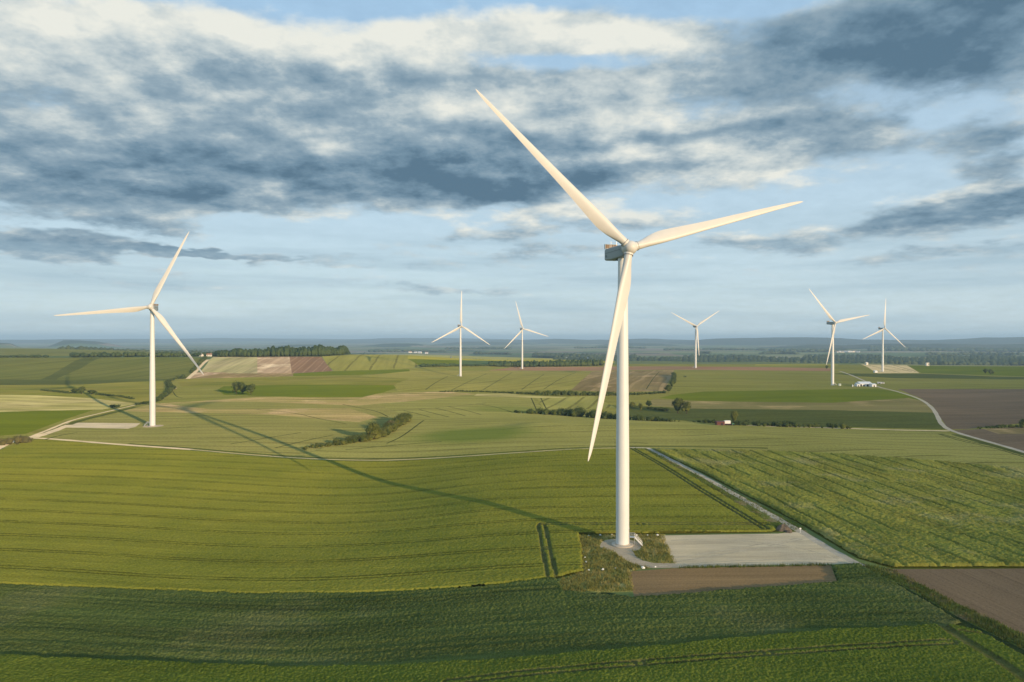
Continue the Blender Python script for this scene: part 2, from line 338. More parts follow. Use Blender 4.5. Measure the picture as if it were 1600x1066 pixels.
M['gravel_grey'] = field_mat('grey_gravel', k((.42, .36, .26)), k((.46, .39, .28)), 0, 0, streak=.12, swid=1, slen=6, grain=.3, gsize=.35, patch=7, bump=.4)
M['track'] = field_mat('chalk_track', k((.72, .58, .37)), k((.60, .50, .33)), 0, 0, streak=.15, swid=1, slen=10, grain=.2, gsize=.5, patch=12, bump=.2)
M['track_grey'] = field_mat('grey_track', k((.42, .39, .31)), k((.46, .42, .33)), 0, 0, streak=.15, swid=1, slen=10, grain=.2, gsize=.5, patch=12, bump=.2)
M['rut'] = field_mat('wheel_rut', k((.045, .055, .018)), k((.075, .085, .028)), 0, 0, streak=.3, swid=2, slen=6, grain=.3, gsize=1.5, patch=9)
M['rut_near'] = field_mat('crop_wheel_rut', k((.11, .12, .032)), k((.14, .14, .045)), 0, 0, streak=.3, swid=2, slen=6, grain=.4, gsize=.4, patch=9)
M['pad_rut'] = field_mat('pad_wheel_rut', k((.42, .38, .28)), k((.52, .46, .33)), 0, 0, streak=.2, swid=1, slen=6, grain=.3, gsize=.5, patch=5)
M['wood_floor'] = field_mat('wood_floor', k((.04, .06, .02)), k((.05, .07, .025)), 0, 0)

# the wide countryside: a patchwork of fields, woods and villages' soil
def country():
    m, T, b = make_mat('countryside', 1.0, 0.05)
    pos = T.node('ShaderNodeNewGeometry').outputs['Position']
    p = T.v('MULTIPLY', pos, (1, 1, 0.0))
    pw = T.v('ADD', p, T.v('MULTIPLY', T.noise(p, 1 / 700., 2, .5, out='Color'), (260, 260, 0)))
    vo = T.node('ShaderNodeTexVoronoi', voronoi_dimensions='2D'); vo.inputs['Scale'].default_value = 1.0
    T.put(vo.inputs['Vector'], T.v('MULTIPLY', pw, (1 / 620., 1 / 430., 0)))
    rr = T.sep(vo.outputs['Color'])[0]
    r = T.node('ShaderNodeValToRGB'); r.color_ramp.interpolation = 'CONSTANT'; T.put(r.inputs[0], rr)
    e = r.color_ramp.elements
    cols = [(.17, .19, .06), (.13, .16, .05), (.26, .24, .10), (.11, .15, .045), (.20, .20, .08), (.33, .27, .15), (.15, .18, .06), (.26, .19, .12), (.18, .19, .07)]
    e[0].position = 0; e[0].color = (*cols[0], 1); e[1].position = 1 / 9; e[1].color = (*cols[1], 1)
    for i in range(2, 9):
        q = e.new(i / 9); q.color = (*cols[i], 1)
    n_ = T.noise(p, 1 / 900., 4, .6)
    wood = T.rng(n_, 0.585, 0.60)
    c = T.mix(wood, r.outputs[0], (.035, .05, .022))
    g = T.noise(p, 1 / 30., 3, .6); f = T.rng(g, .3, .7, .85, 1.15)
    c = T.mix(1.0, c, T.comb(f, f, f), 'MULTIPLY')
    for (px, D, hw, rise, sg) in RIDGE:
        q = T.v('LENGTH', T.v('MULTIPLY', T.v('SUBTRACT', pw, ((px - 800) / F * D + 130, D + 130, 0)), (F / (hw * 1.25 * D), 1 / (D * sg * 1.9), 0)))
        c = T.mix(T.rng(T.m('ADD', q, T.m('MULTIPLY', n_, .8)), 1.5, 1.35, 0, .85), c, (.035, .05, .025))
    T.put(b.inputs['Base Color'], c)
    return m
M['country'] = country()

# ------------------------------------------------------------ field layout on the ground (outlines given as photo positions, later ones on top)
FIELDS = []
def fld(kind, mat, pts, label=None): FIELDS.append((kind, mat, pts, label))
ROADS_MID = []
# foundation colours of the near plateau
fld('field', 'pale_flat', [(-900, 600), (-200, 596), (300, 592), (600, 577), (760, 569), (1000, 569), (1250, 569.5), (1345, 570), (1500, 572.5), (2500, 573), (3200, 700), (-1500, 700)])
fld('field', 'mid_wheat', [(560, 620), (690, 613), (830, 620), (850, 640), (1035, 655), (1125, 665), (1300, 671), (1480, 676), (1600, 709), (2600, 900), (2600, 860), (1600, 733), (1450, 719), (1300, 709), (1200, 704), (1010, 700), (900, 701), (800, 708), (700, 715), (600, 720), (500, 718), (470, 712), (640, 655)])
fld('field', 'mid_wheat_left', [(60, 686), (110, 664), (205, 640), (240, 633), (400, 623), (560, 620), (640, 652), (470, 712), (400, 712), (300, 703), (170, 694)])
fld('field', 'tan', [(190, 642), (240, 631), (400, 621), (560, 618), (620, 613), (700, 612), (745, 616), (640, 627), (560, 634), (400, 628), (330, 628), (265, 632), (330, 640), (545, 638), (590, 652), (560, 660), (420, 648), (300, 645), (205, 643)])
fld('field', 'vivid', [(-700, 645), (0, 642), (60, 642), (145, 641), (100, 656), (40, 678), (0, 681), (-700, 700)])
fld('field', 'straw', [(-700, 612), (0, 616), (60, 618), (140, 622), (215, 631), (160, 640), (60, 642), (0, 644), (-700, 648)])
fld('field', 'mead', [(-700, 594), (0, 599), (130, 601), (200, 597), (268, 594), (264, 608), (240, 625), (215, 631), (140, 622), (60, 618), (0, 617), (-700, 613)])
fld('field', 'dband', [(-700, 590), (0, 593), (150, 594), (268, 592), (268, 594.5), (200, 597), (130, 601), (0, 602), (-700, 596)])
fld('field', 'slope', [(-700, 553), (0, 559), (120, 559), (240, 558), (315, 559), (303, 585), (290, 592), (268, 592), (150, 594), (0, 593), (-700, 590)])
fld('field', 'slope', [(-700, 540), (0, 542.5), (110, 545), (240, 548), (320, 552), (315, 557), (240, 556.5), (0, 557), (-700, 552)])
fld('field', 'dband', [(62, 593.5), (80, 586), (110, 568), (132, 559.5), (158, 559.5), (128, 575), (92, 590), (88, 593.5)])
fld('field', 'mead', [(275, 594), (300, 592), (460, 589), (560, 588), (640, 586), (640, 592), (620, 603), (470, 601), (350, 603), (285, 606)])
fld('field', 'vivid', [(350, 603.5), (470, 601), (615, 602), (622, 606), (600, 613), (565, 621), (470, 621), (350, 617), (340, 609)])
fld('field', 'plough_pale', [(312, 582), (333, 557.5), (402, 558), (402, 584)])
fld('field', 'plough_tan', [(402, 558), (452, 557.5), (456, 583.5), (402, 584)])
fld('field', 'plough_red', [(452, 557.5), (502, 557.5), (511, 570), (520, 580), (456, 583.5)])
fld('field', 'plough_tan', [(306, 581.5), (345, 582), (378, 584), (376, 588), (293, 592)])
fld('field', 'brownfield', [(345, 583.5), (460, 583.5), (458, 588), (294, 592)])
fld('field', 'slope_stripe', [(503, 557), (560, 554), (640, 553.5), (660, 573), (620, 577), (522, 580), (511, 570)])
fld('field', 'vivid', [(458, 584), (522, 580), (640, 577), (640, 582), (560, 586), (458, 588)])
fld('field', 'vivid', [(637, 561), (720, 562), (722, 572), (658, 573.5)])
fld('field', 'crest', [(640, 553.5), (760, 557.5), (960, 563), (960, 567.5), (880, 566.5), (720, 563), (637, 561)])
fld('field', 'pale', [(560, 588), (640, 580), (760, 579.5), (925, 581), (893, 609), (800, 610), (660, 611), (622, 612), (615, 602), (640, 592)])
fld('field', 'redstrip', [(762, 579), (800, 573.8), (1040, 572.5), (1180, 573.5), (1300, 575.5), (1297, 580), (1050, 577.8), (920, 579.5)])
fld('field', 'brownfield', [(925, 580.5), (1053, 578.5), (1048, 592), (1042, 603), (1046, 611), (960, 613), (892, 610)])
fld('field', 'crest', [(1180, 569.6), (1310, 569.6), (1310, 571), (1180, 571)])
fld('field', 'vivid', [(1050, 617), (1100, 612), (1370, 607.5), (1405, 613), (1440, 625), (1300, 631), (1100, 628), (1030, 622)])
fld('field', 'tanband', [(1020, 624), (1100, 627), (1300, 629.5), (1420, 622), (1445, 628), (1460, 645), (1300, 641), (1080, 638.5), (1010, 634)])
fld('field', 'dband', [(985, 634), (1080, 638.5), (1300, 641), (1460, 645), (1470, 660), (1477, 671), (1300, 667), (1125, 661), (1035, 655), (960, 648)])
fld('field', 'soil', [(1403, 608), (1600, 608), (2600, 612), (2600, 690), (1600, 661), (1510, 671), (1482, 671), (1468, 650), (1458, 635), (1440, 623)])
fld('field', 'soil', [(1486, 673), (1600, 667), (2600, 700), (2600, 860), (1600, 705), (1540, 690)])
fld('field', 'brownfield', [(1535, 670), (1700, 668), (1700, 679), (1560, 678)])
fld('field', 'sandy', [(1345, 569.5), (1417, 571), (1437, 583), (1372, 583.5), (1358, 575)])
fld('field', 'vivid', [(1419, 571.5), (1600, 573), (2500, 574), (2500, 588), (1600, 588), (1440, 583)])
fld('field', 'dband', [(1300, 583.5), (1440, 584), (1560, 589), (1700, 590), (1700, 594), (1400, 591), (1340, 588)])
fld('field', 'rape', [(838, 621), (928, 619), (962, 637), (930, 639), (850, 640)])
fld('field', 'straw', [(745, 615.5), (790, 615), (838, 619), (890, 621), (838, 622), (740, 619)])
# near fields
fld('field', 'wheat_ground', [(-700, 760), (0, 703), (40, 690), (60, 687), (170, 695), (300, 704), (400, 713), (500, 719), (600, 721), (700, 716), (800, 709), (900, 702), (985, 700), (1012, 701),
                       (1100, 752), (1225, 832), (905, 837), (913, 894), (870, 905), (760, 920), (650, 928), (520, 932), (400, 932), (200, 925), (0, 917), (-700, 890)])
fld('field', 'wood_floor', [(-1500, 890), (0, 916), (200, 924), (400, 931), (520, 931), (650, 927), (760, 919), (870, 906), (990, 935), (1200, 917), (1308, 909), (1300, 884), (1340, 878), (1400, 898), (1600, 1000), (2700, 1900), (800, 2000), (-2000, 2000), (-2500, 1000)])
fld('field', 'wheat_ground', [(1018, 702), (1200, 704), (1300, 709), (1450, 719), (1600, 733), (3000, 860), (3000, 900), (1600, 889), (1395, 889), (1340, 873), (1255, 822), (1100, 741)])
fld('field', 'soil_right', [(1394, 889.5), (1600, 888.5), (3000, 900), (3200, 1900), (1600, 992), (1500, 945)])
fld('verge', 'verge', [(1335, 880), (1394, 889.5), (1500, 945), (1600, 992), (3200, 1900), (2800, 1900), (1600, 1016), (1500, 966), (1400, 910)])
fld('verge', 'grass', [(901, 837), (1040, 835), (1055, 882), (980, 893), (990, 925), (878, 928), (872, 906), (913, 894)])
fld('verge', 'verge', [(984, 699), (1012, 701), (1100, 743), (1258, 824), (1262, 836), (1222, 834), (1100, 757)])
fld('field', 'soil_near', [(980, 893.5), (1060, 887.5), (1298, 883), (1308, 909.5), (1200, 917), (1100, 925), (992, 936)])
fld('gravel_pad', 'gravel', [(1032, 837), (1120, 835.5), (1215, 834), (1245, 831), (1262, 838), (1300, 860), (1337, 880), (1300, 882), (1180, 884), (1060, 886.5), (1054, 881)])
fld('gravel_path', 'gravel_grey', [(952, 857), (962, 865), (975, 874), (990, 881), (1006, 886), (1022, 888), (1062, 887), (1054, 880.5), (1022, 880), (1004, 876), (994, 870), (988, 860)])
FIELDS.append(('gravel_path', 'gravel_grey', ('world', [(32.3 + 6.2 * math.cos(a_) + .25 * math.sin(5 * a_), 202.2 + 6.3 * math.sin(a_)) for a_ in [i_ * 2 * math.pi / 40 for i_ in range(40)]]), None))
FIELDS.append(('gravel_path', 'gravel_grey', ('world', [(-264 + 7 * math.cos(a_), 502 + 7 * math.sin(a_)) for a_ in [i_ * 2 * math.pi / 24 for i_ in range(24)]]), None))
fld('gravel_pad', 'gravel', [(106, 660.5), (219, 661.5), (212, 667), (200, 670), (92, 668)])

def ribbon(kind, mat, pts, width, closed=False):
    """track along photo positions, with a true width in metres"""
    g = [Vector(p) for p in unproj(pts)]
    L_, R_ = [], []
    for i, p in enumerate(g):
        a = g[max(i - 1, 0)]; b = g[min(i + 1, len(g) - 1)]
        d = (b - a).normalized(); nn = Vector((-d.y, d.x)); wv = width / 2 * (1 + 0.12 * math.sin(i * 2.3))
        L_.append(p + nn * wv); R_.append(p - nn * wv)
    FIELDS.append((kind, mat, ('world', [tuple(q) for q in L_ + R_[::-1]]), None))
def dens_px(pts, step=12):
    o = []
    for a, b in zip(pts, pts[1:]):
        n_ = max(1, int(math.hypot(b[0] - a[0], b[1] - a[1]) / step))
        for i in range(n_): o.append((a[0] + (b[0] - a[0]) * i / n_, a[1] + (b[1] - a[1]) * i / n_))
    return o + [pts[-1]]
def smooth_px(pts, it=2):
    for _ in range(it):
        o = [pts[0]]
        for a, b in zip(pts, pts[1:]):
            o += [(a[0] * .75 + b[0] * .25, a[1] * .75 + b[1] * .25), (a[0] * .25 + b[0] * .75, a[1] * .25 + b[1] * .75)]
        pts = o + [pts[-1]]
    return pts
ribbon('track', 'track_grey', dens_px([(985, 699.5), (1012, 700), (1100, 745), (1200, 802), (1262, 837), (1300, 860), (1345, 884)]), 2.7)
ribbon('track', 'track', smooth_px([(-200, 800), (0, 698), (30, 686), (50, 684), (110, 688), (170, 693.5), (300, 702.5)]), 4.0)
ribbon('track', 'track', smooth_px([(300, 702.5), (400, 711.5), (500, 718), (600, 720), (700, 715), (800, 708), (900, 701.5), (985, 699.5)]), .9)
def up(pts, d): return [(x, y - d) for x, y in pts]
LP = smooth_px([(200, 695.5), (300, 702.5), (400, 711.5), (500, 718), (600, 720), (700, 715), (800, 708), (900, 701.5), (985, 699.5), (1100, 700), (1200, 702.5)])
ribbon('verge', 'dband', up(LP, 2.0), 3.2)
TRK = [[(604, 693), (625, 684), (642, 672), (655, 662), (662, 657)], [(535, 632), (560, 637), (590, 643), (606, 651)], [(600, 643), (640, 640), (700, 636), (760, 630)], [(630, 641.5), (650, 646), (672, 652)], [(655, 640), (678, 646), (702, 652)],
       [(680, 638), (703, 643), (727, 650)], [(700, 635.5), (727, 641), (752, 648)], [(745, 631), (775, 636), (800, 644)], [(1466, 678), (1500, 689), (1550, 699), (1600, 714), (1680, 740)], [(1470, 678), (1510, 689), (1560, 699), (1610, 712)],
       [(100, 673), (140, 671), (200, 672), (250, 671), (308, 666)], [(60, 690), (90, 681), (120, 676)], [(830, 622), (838, 640)], [(845, 622), (855, 642)], [(270, 612), (275, 620), (285, 622)], [(430, 700), (480, 688), (520, 680)], [(540, 703), (600, 697), (690, 690)], [(960, 692), (990, 691), (1012, 693)],
       [(400, 640), (460, 645), (500, 655), (540, 662)], [(360, 694), (420, 684), (470, 676)], [(900, 590), (960, 583), (1000, 579.5)], [(1030, 581), (1020, 592), (1010, 608)], [(850, 585), (830, 598), (815, 609)], [(900, 582), (875, 592), (850, 608)], [(700, 588), (680, 598), (665, 609)], [(760, 584), (735, 595), (705, 610)], [(800, 582), (780, 594), (755, 609)]]
for t_ in TRK: ribbon('wheel_track', 'rut', smooth_px(t_), 1.25)
for t_ in [[(1376, 570.5), (1395, 574), (1425, 581)], [(1358, 571), (1375, 575), (1405, 582)], [(1396, 571), (1412, 575), (1432, 581)]]: ribbon('wheel_track', 'rut', smooth_px(t_), 2.2)
for t_ in [[(1052, 872), (1110, 864), (1190, 850), (1250, 841)], [(1056, 878), (1115, 869), (1196, 854), (1254, 843)], [(1030, 884.5), (1100, 879), (1200, 874), (1290, 874), (1325, 879)], [(1060, 884), (1140, 880), (1220, 878), (1300, 879)], [(1048, 845), (1100, 842), (1180, 846), (1260, 858), (1310, 874)]]:
    ribbon('wheel_track', 'pad_rut', smooth_px(t_), .55)
ribbon('track', 'track', smooth_px([(44, 684), (80, 670), (110, 657), (160, 645), (215, 632)]), 2.4)
ribbon('verge', 'dband', smooth_px([(66, 680), (95, 668), (122, 658), (168, 647), (212, 636)]), 6.0)
ribbon('track', 'track', smooth_px([(52, 684), (80, 675), (108, 664)]), 5.5)
ribbon('track', 'track', smooth_px([(215, 632), (250, 626), (262, 614), (275, 606)]), 3.0)
ribbon('road', 'track_grey', smooth_px([(1312, 580), (1330, 586), (1348, 594), (1372, 605), (1402, 611.5), (1440, 624), (1457, 637), (1465, 650), (1470, 662), (1484, 673), (1540, 689), (1600, 706), (1800, 770)]), 3.3)
ribbon('verge', 'dband', [(1492, 679), (1540, 693), (1600, 710.5), (1800, 776)], 5)
ribbon('track', 'track', dens_px([(1122, 663), (1200, 666), (1300, 669), (1400, 672), (1484, 673.5)]), 4.2)
ribbon('track', 'track', dens_px([(293, 592), (300, 586), (312, 574), (325, 562)]), 6)

def inpoly(X, Y, poly):
    ins = np.zeros(X.shape, bool); n_ = len(poly)
    for i in range(n_):
        x1, y1 = poly[i]; x2, y2 = poly[(i + 1) % n_]
        if y1 == y2: continue
        c_ = ((Y >= min(y1, y2)) & (Y < max(y1, y2)))
        xi = (Y - y1) / (y2 - y1) * (x2 - x1) + x1
        ins ^= c_ & (X < xi)
    return ins
# grid for the ground in (azimuth, log range) space
def to_uv(x, y): return math.atan2(x, y), math.log(math.hypot(x, y))
verts2, faces2, fmeta = [], [], []
for kind, mat, pts, label in FIELDS:
    if isinstance(pts, tuple): wpts = pts[1]
    else:
        pp = []
        for a, b in zip(pts, pts[1:] + pts[:1]):
            n_ = max(1, int(math.hypot(b[0] - a[0], (b[1] - a[1]) * 2) / 22))
            pp += [(a[0] + (b[0] - a[0]) * i / n_, a[1] + (b[1] - a[1]) * i / n_) for i in range(n_)]
        wpts = unproj([(max(-2400, min(4000, a)), b) for a, b in pp])
    q = [to_uv(*w_) for w_ in wpts]
    # densify in uv
    o = []
    for a, b in zip(q, q[1:] + q[:1]):
        n_ = max(1, int(math.hypot(b[0] - a[0], b[1] - a[1]) / 0.03))
        o += [(a[0] + (b[0] - a[0]) * i / n_, a[1] + (b[1] - a[1]) * i / n_) for i in range(n_)]
    s0 = len(verts2); verts2 += [Vector(v) for v in o]; faces2.append(list(range(s0, len(verts2)))); fmeta.append((kind, mat, label, o))
lo, hi = math.log(45), math.log(45000)
rows = []
v = lo
while v < hi:
    rows.append(v); v += 0.022 if v < math.log(12000) else 0.05
rows.append(hi)
AZF = list(np.arange(-0.78, 0.781, 0.0165)); AZC = list(np.linspace(-math.pi, -0.82, 34)); AZD = [-a for a in AZC[::-1]]
for i, v in enumerate(rows):
    for a in AZC[:: 1] + AZF + AZD:
        j = 0.0 if abs(a) > 3.1 or i in (0, len(rows) - 1) else 0.002
        verts2.append(Vector((a + rnd.uniform(-j, j), v + rnd.uniform(-j, j))))
ov, oe, of, ogv, oge, ogf = delaunay_2d_cdt(verts2, [], faces2, 0, 1e-7)
ovn = np.array([(p.x, p.y) for p in ov])
gx = np.sin(ovn[:, 0]) * np.exp(ovn[:, 1]); gy = np.cos(ovn[:, 0]) * np.exp(ovn[:, 1])
gz = hgt(gx, gy)
GV = np.stack([gx, gy, gz], 1)
groups = {}
cen = np.array([ovn[list(f_)].mean(0) for f_ in of]); keys = np.full(len(of), -1)
for ki, (_, _, _, o) in enumerate(fmeta):
    oa = np.array(o)
    ok = np.nonzero((cen[:, 0] > oa[:, 0].min()) & (cen[:, 0] < oa[:, 0].max()) & (cen[:, 1] > oa[:, 1].min()) & (cen[:, 1] < oa[:, 1].max()))[0]
    if len(ok): keys[ok[inpoly(cen[ok, 0], cen[ok, 1], o)]] = ki
for f_, key in zip(of, keys): groups.setdefault(int(key), []).append(list(f_))
def link(name, me, mat=None, parent=None):
    o = bpy.data.objects.new(name, me); col.objects.link(o)
    if mat is not None and me is not None and not me.materials: me.materials.append(mat)
    if parent is not None: o.parent = parent
    return o
def mesh_from(name, V, Fs, smooth=False):
    me = bpy.data.meshes.new(name)
    me.from_pydata([tuple(v_) for v_ in V], [], Fs); me.update()
    if smooth: me.polygons.foreach_set('use_smooth', [True] * len(me.polygons))
    return me
def submesh(name, fl, mat):
    idx = {}; V = []; Fs = []
    for f_ in fl:
        g = []
        for i in f_:
            if i not in idx: idx[i] = len(V); V.append(GV[i])
            g.append(idx[i])
        Fs.append(g)
    me = mesh_from(name, V, Fs, True)
    # terrain normals straight from the height function keep neighbouring fields seamless
    Vn = np.array(V); rr_ = np.hypot(Vn[:, 0], Vn[:, 1]) * 0.004 + 0.3
    hx = (hgt(Vn[:, 0] + rr_, Vn[:, 1]) - hgt(Vn[:, 0] - rr_, Vn[:, 1])) / (2 * rr_)
    hy = (hgt(Vn[:, 0], Vn[:, 1] + rr_) - hgt(Vn[:, 0], Vn[:, 1] - rr_)) / (2 * rr_)
    N = np.stack([-hx, -hy, np.ones_like(hx)], 1); N /= np.linalg.norm(N, axis=1)[:, None]
    me.normals_split_custom_set_from_vertices([tuple(a) for a in N])
    return link(name, me, mat)
for key in sorted(groups):
    if key < 0:
        fl = groups[key]
        inner = [i for i in range(len(ovn)) if abs(ovn[i, 1] - lo) < 1e-5]
        inner.sort(key=lambda i: ovn[i, 0])
        fl = fl + [inner[::-1]] if len(inner) > 2 else fl
        o = submesh('ground', fl, M['country'])
    else:
        kind, mat, label, _ = fmeta[key]
        o = submesh(kind, groups[key], M[mat])
    o['kind'] = 'structure'

# ------------------------------------------------------------ standing crops of the near fields, as real canopy surfaces
def segdist(X, Y, a, b):
    dx_, dy_ = b[0] - a[0], b[1] - a[1]; L2 = dx_ * dx_ + dy_ * dy_
    t = np.clip(((X - a[0]) * dx_ + (Y - a[1]) * dy_) / L2, 0, 1)
    return np.hypot(X - a[0] - t * dx_, Y - a[1] - t * dy_)
def vnoise(X, Y, s, seed):
    """smooth value noise in -1..1, period large"""
    rs = np.random.RandomState(seed); G = rs.uniform(-1, 1, (257, 257))
    x = X / s + 1000; y = Y / s + 1000
    xi = np.floor(x).astype(int); yi = np.floor(y).astype(int); fx = x - xi; fy = y - yi
    fx = fx * fx * (3 - 2 * fx); fy = fy * fy * (3 - 2 * fy)
    g = lambda i, j: G[i % 257, j % 257]
    return (g(xi, yi) * (1 - fx) + g(xi + 1, yi) * fx) * (1 - fy) + (g(xi, yi + 1) * (1 - fx) + g(xi + 1, yi + 1) * fx) * fy
def crop(name, mat, poly_px, res, height, bumpf, label, cat, cuts=(), clip=None, trams=None, edgeh=.25):
    poly = []
    for a, b in zip(poly_px, poly_px[1:] + poly_px[:1]):
        n_ = max(1, int(math.hypot(b[0] - a[0], b[1] - a[1]) / 30))
        poly += [(a[0] + (b[0] - a[0]) * i / n_, a[1] + (b[1] - a[1]) * i / n_) for i in range(n_)]
    poly = unproj(poly)
    xs = [p[0] for p in poly]; ys = [p[1] for p in poly]
    x0, x1, y0, y1 = min(xs), max(xs), min(ys), max(ys)
    if clip: x0, x1, y0, y1 = max(x0, clip[0]), min(x1, clip[1]), max(y0, clip[2]), min(y1, clip[3])
    nx, ny = int((x1 - x0) / res) + 2, int((y1 - y0) / res) + 2
    X, Y = np.meshgrid(x0 + np.arange(nx) * res, y0 + np.arange(ny) * res)
    # cheap terrain: evaluate coarse and interpolate
    st = 8
    cx = np.arange(-1, nx // st + 3) * st; cy = np.arange(-1, ny // st + 3) * st
    CX, CY = np.meshgrid(x0 + cx * res, y0 + cy * res); H = hgt(CX, CY)
    fx = (np.arange(nx) / st) + 1; fy = (np.arange(ny) / st) + 1
    ix = np.floor(fx).astype(int); iy = np.floor(fy).astype(int); tx = (fx - ix)[None]; ty = (fy - iy)[:, None]
    Z = (H[np.ix_(iy, ix)] * (1 - tx) + H[np.ix_(iy, ix + 1)] * tx) * (1 - ty) + (H[np.ix_(iy + 1, ix)] * (1 - tx) + H[np.ix_(iy + 1, ix + 1)] * tx) * ty
    jx = X + vnoise(X, Y, 1.7, 3) * 0.35; jy = Y + vnoise(X, Y, 1.9, 4) * 0.35
    ins = inpoly(jx, jy, poly)
    h = height + bumpf(X, Y)
    low = np.zeros(X.shape, bool)
    for (pts, hw, pr) in cuts:
        g = pts
        for a, b in zip(g, g[1:]):
            d = segdist(X, Y, a, b)
            low |= (np.abs(d - pr) < hw) if pr else (d < hw)
    if trams:
        sp, of_, pr, hw, cond = trams
        s = (Y - of_) / sp; fr = np.abs(s - np.round(s)) * sp
        low |= (np.abs(fr - pr) < hw) & cond(X, Y)
    edge = ~ins
    h = np.where(low, height - .35, h)
    h = np.where(edge, edgeh, h)
    V = np.stack([X + nrs.uniform(-.25, .25, X.shape) * res, Y + nrs.uniform(-.25, .25, X.shape) * res, Z + h], 2).reshape(-1, 3)
    cell = ins[:-1, :-1] | ins[1:, :-1] | ins[:-1, 1:] | ins[1:, 1:]
    ii = np.arange(nx * ny).reshape(ny, nx)
    a, b, c_, d_ = ii[:-1, :-1][cell], ii[:-1, 1:][cell], ii[1:, 1:][cell], ii[1:, :-1][cell]
    Q = np.stack([a, b, c_, d_], 1)
    used = np.zeros(nx * ny, bool); used[Q.ravel()] = True
    rm = np.cumsum(used) - 1
    V = V[used]; Q = rm[Q]
    me = bpy.data.meshes.new(name)
    me.vertices.add(len(V)); me.vertices.foreach_set('co', V.astype(np.float32).ravel())
    me.loops.add(len(Q) * 4); me.loops.foreach_set('vertex_index', Q.astype(np.int32).ravel())
    me.polygons.add(len(Q)); me.polygons.foreach_set('loop_start', np.arange(len(Q), dtype=np.int32) * 4)
    me.polygons.foreach_set('loop_total', np.full(len(Q), 4, np.int32))
    me.polygons.foreach_set('use_smooth', np.ones(len(Q), bool))
    me.materials.append(mat); me.materials.append(M['rut_near'])
    lf = low.ravel()[used] if used.size == low.size else low.ravel()
    me.polygons.foreach_set('material_index', (lf[Q].sum(1) >= 2).astype(np.int32))
    me.update(); me.validate()
    o = link(name, me, mat); o['kind'] = 'stuff'; o['label'] = label; o['category'] = cat
    return o
g2 = lambda pts: unproj(pts)
headland = g2([(985, 701), (1090, 765), (1195, 829)])
plot_tram = g2([(846, 824), (853, 860), (862, 903)])
plot_tram2 = g2([(846, 822), (1000, 822), (1200, 822)])
def wheat_cond(X, Y):
    xa = headland[-1][0] + (Y - headland[-1][1]) * (headland[0][0] - headland[-1][0]) / (headland[0][1] - headland[-1][1])
    return (X < xa - 1.5) & ~((X > 9) & (Y < 214))
crop('crop', M['wheat'], [(-500, 745), (0, 705), (42, 691), (62, 688.5), (170, 697), (300, 706), (400, 715), (500, 721), (600, 723), (700, 718), (800, 711), (900, 704), (984, 702), (1006, 704),
      (1100, 758), (1212, 826), (1205, 832), (905, 835), (911, 893), (869, 903), (760, 917), (650, 925), (520, 929), (400, 929), (200, 922), (0, 914), (-500, 890)],
     0.38, 0.75, lambda X, Y: nrs.uniform(-.085, .085, X.shape) + vnoise(X, Y, 3.1, 5) * .02 + vnoise(X * .08, Y, .9, 8) * .035,
     'large field of olive green wheat with paired tramlines in front of the nearest turbine', 'crop',
     cuts=[(headland, .45, .95), (plot_tram, .45, 1.1), (plot_tram2, .3, .95)], clip=(-300, 110, 150, 430))
crop('crop', M['dark_crop'], [(-500, 891), (0, 915), (200, 923.5), (400, 930.5), (520, 930.5), (650, 926.5), (760, 918.5), (868, 905), (880, 927), (990, 935), (1100, 928), (1200, 920), (1311, 912), (1302, 886), (1340, 883), (1395, 912), (1470, 956), (1500, 974),
      (1480, 984), (1300, 994), (1150, 1006), (1000, 1020), (800, 1038), (620, 1049), (450, 1051), (200, 1042), (0, 1033), (-500, 1009)],
     0.25, 0.55, lambda X, Y: nrs.uniform(-.20, .20, X.shape) + vnoise(X, Y, .6, 15) * .03 + vnoise(X * .05, Y, 1.3, 18) * .12,
     'band of dark green crop crossing the picture below the wheat field', 'crop', clip=(-190, 150, 115, 200))
gt = [[g2([(700, 1075), (1000, 1045), (1200, 1029), (1486, 1011)]), .35, .9], [g2([(1462, 978), (1500, 1003), (1560, 1040), (1660, 1110)]), 1.2, 0], [g2([(1500, 992), (1540, 998), (1600, 1003)]), .5, 0]]
crop('crop', M['green_crop'], [(-600, 1010), (0, 1031), (200, 1040), (450, 1049), (620, 1047), (800, 1036), (1000, 1019), (1150, 1004), (1300, 991), (1470, 983), (1500, 985), (1530, 992), (1620, 1045), (1800, 1160), (2300, 1700), (-1200, 1700)],
     0.21, 1.1, lambda X, Y: nrs.uniform(-.17, .17, X.shape) + vnoise(X, Y, 1.9, 27) * .03 + vnoise(X, Y, 6, 26) * .1,
     'bright green crop along the bottom edge of the picture', 'crop', cuts=[tuple(c_) for c_ in gt], clip=(-150, 140, 80, 150))
def rough(X, Y):
    a = X + 0.1 * Y; b = Y
    r_ = vnoise(a * .45, b, 1.3, 31) * .09 + vnoise(a, b * .3, 3.6, 32) * .12 + vnoise(a, b * .08, 5.5, 33) * .12 + vnoise(X * .5, Y, .7, 34) * .10
    w_ = a / 9.5 + .12 * vnoise(a * .3, b, 26, 36); fr = np.abs(w_ - np.round(w_)) * 9.5
    return r_ + nrs.uniform(-.2, .2, X.shape) - np.where(fr < .5, .65, 0) * (vnoise(a * .5, b, 17, 35) > -.35)
crop('crop', M['rough_crop'], [(1022, 703.5), (1200, 706), (1300, 711), (1450, 721), (1600, 735), (2400, 800), (2400, 895), (1600, 886), (1397, 886.5), (1345, 873), (1258, 821), (1100, 739)],
     0.4, 0.95, rough, 'uneven yellow green crop with dark furrows right of the gravel track', 'crop', clip=(60, 330, 175, 400))

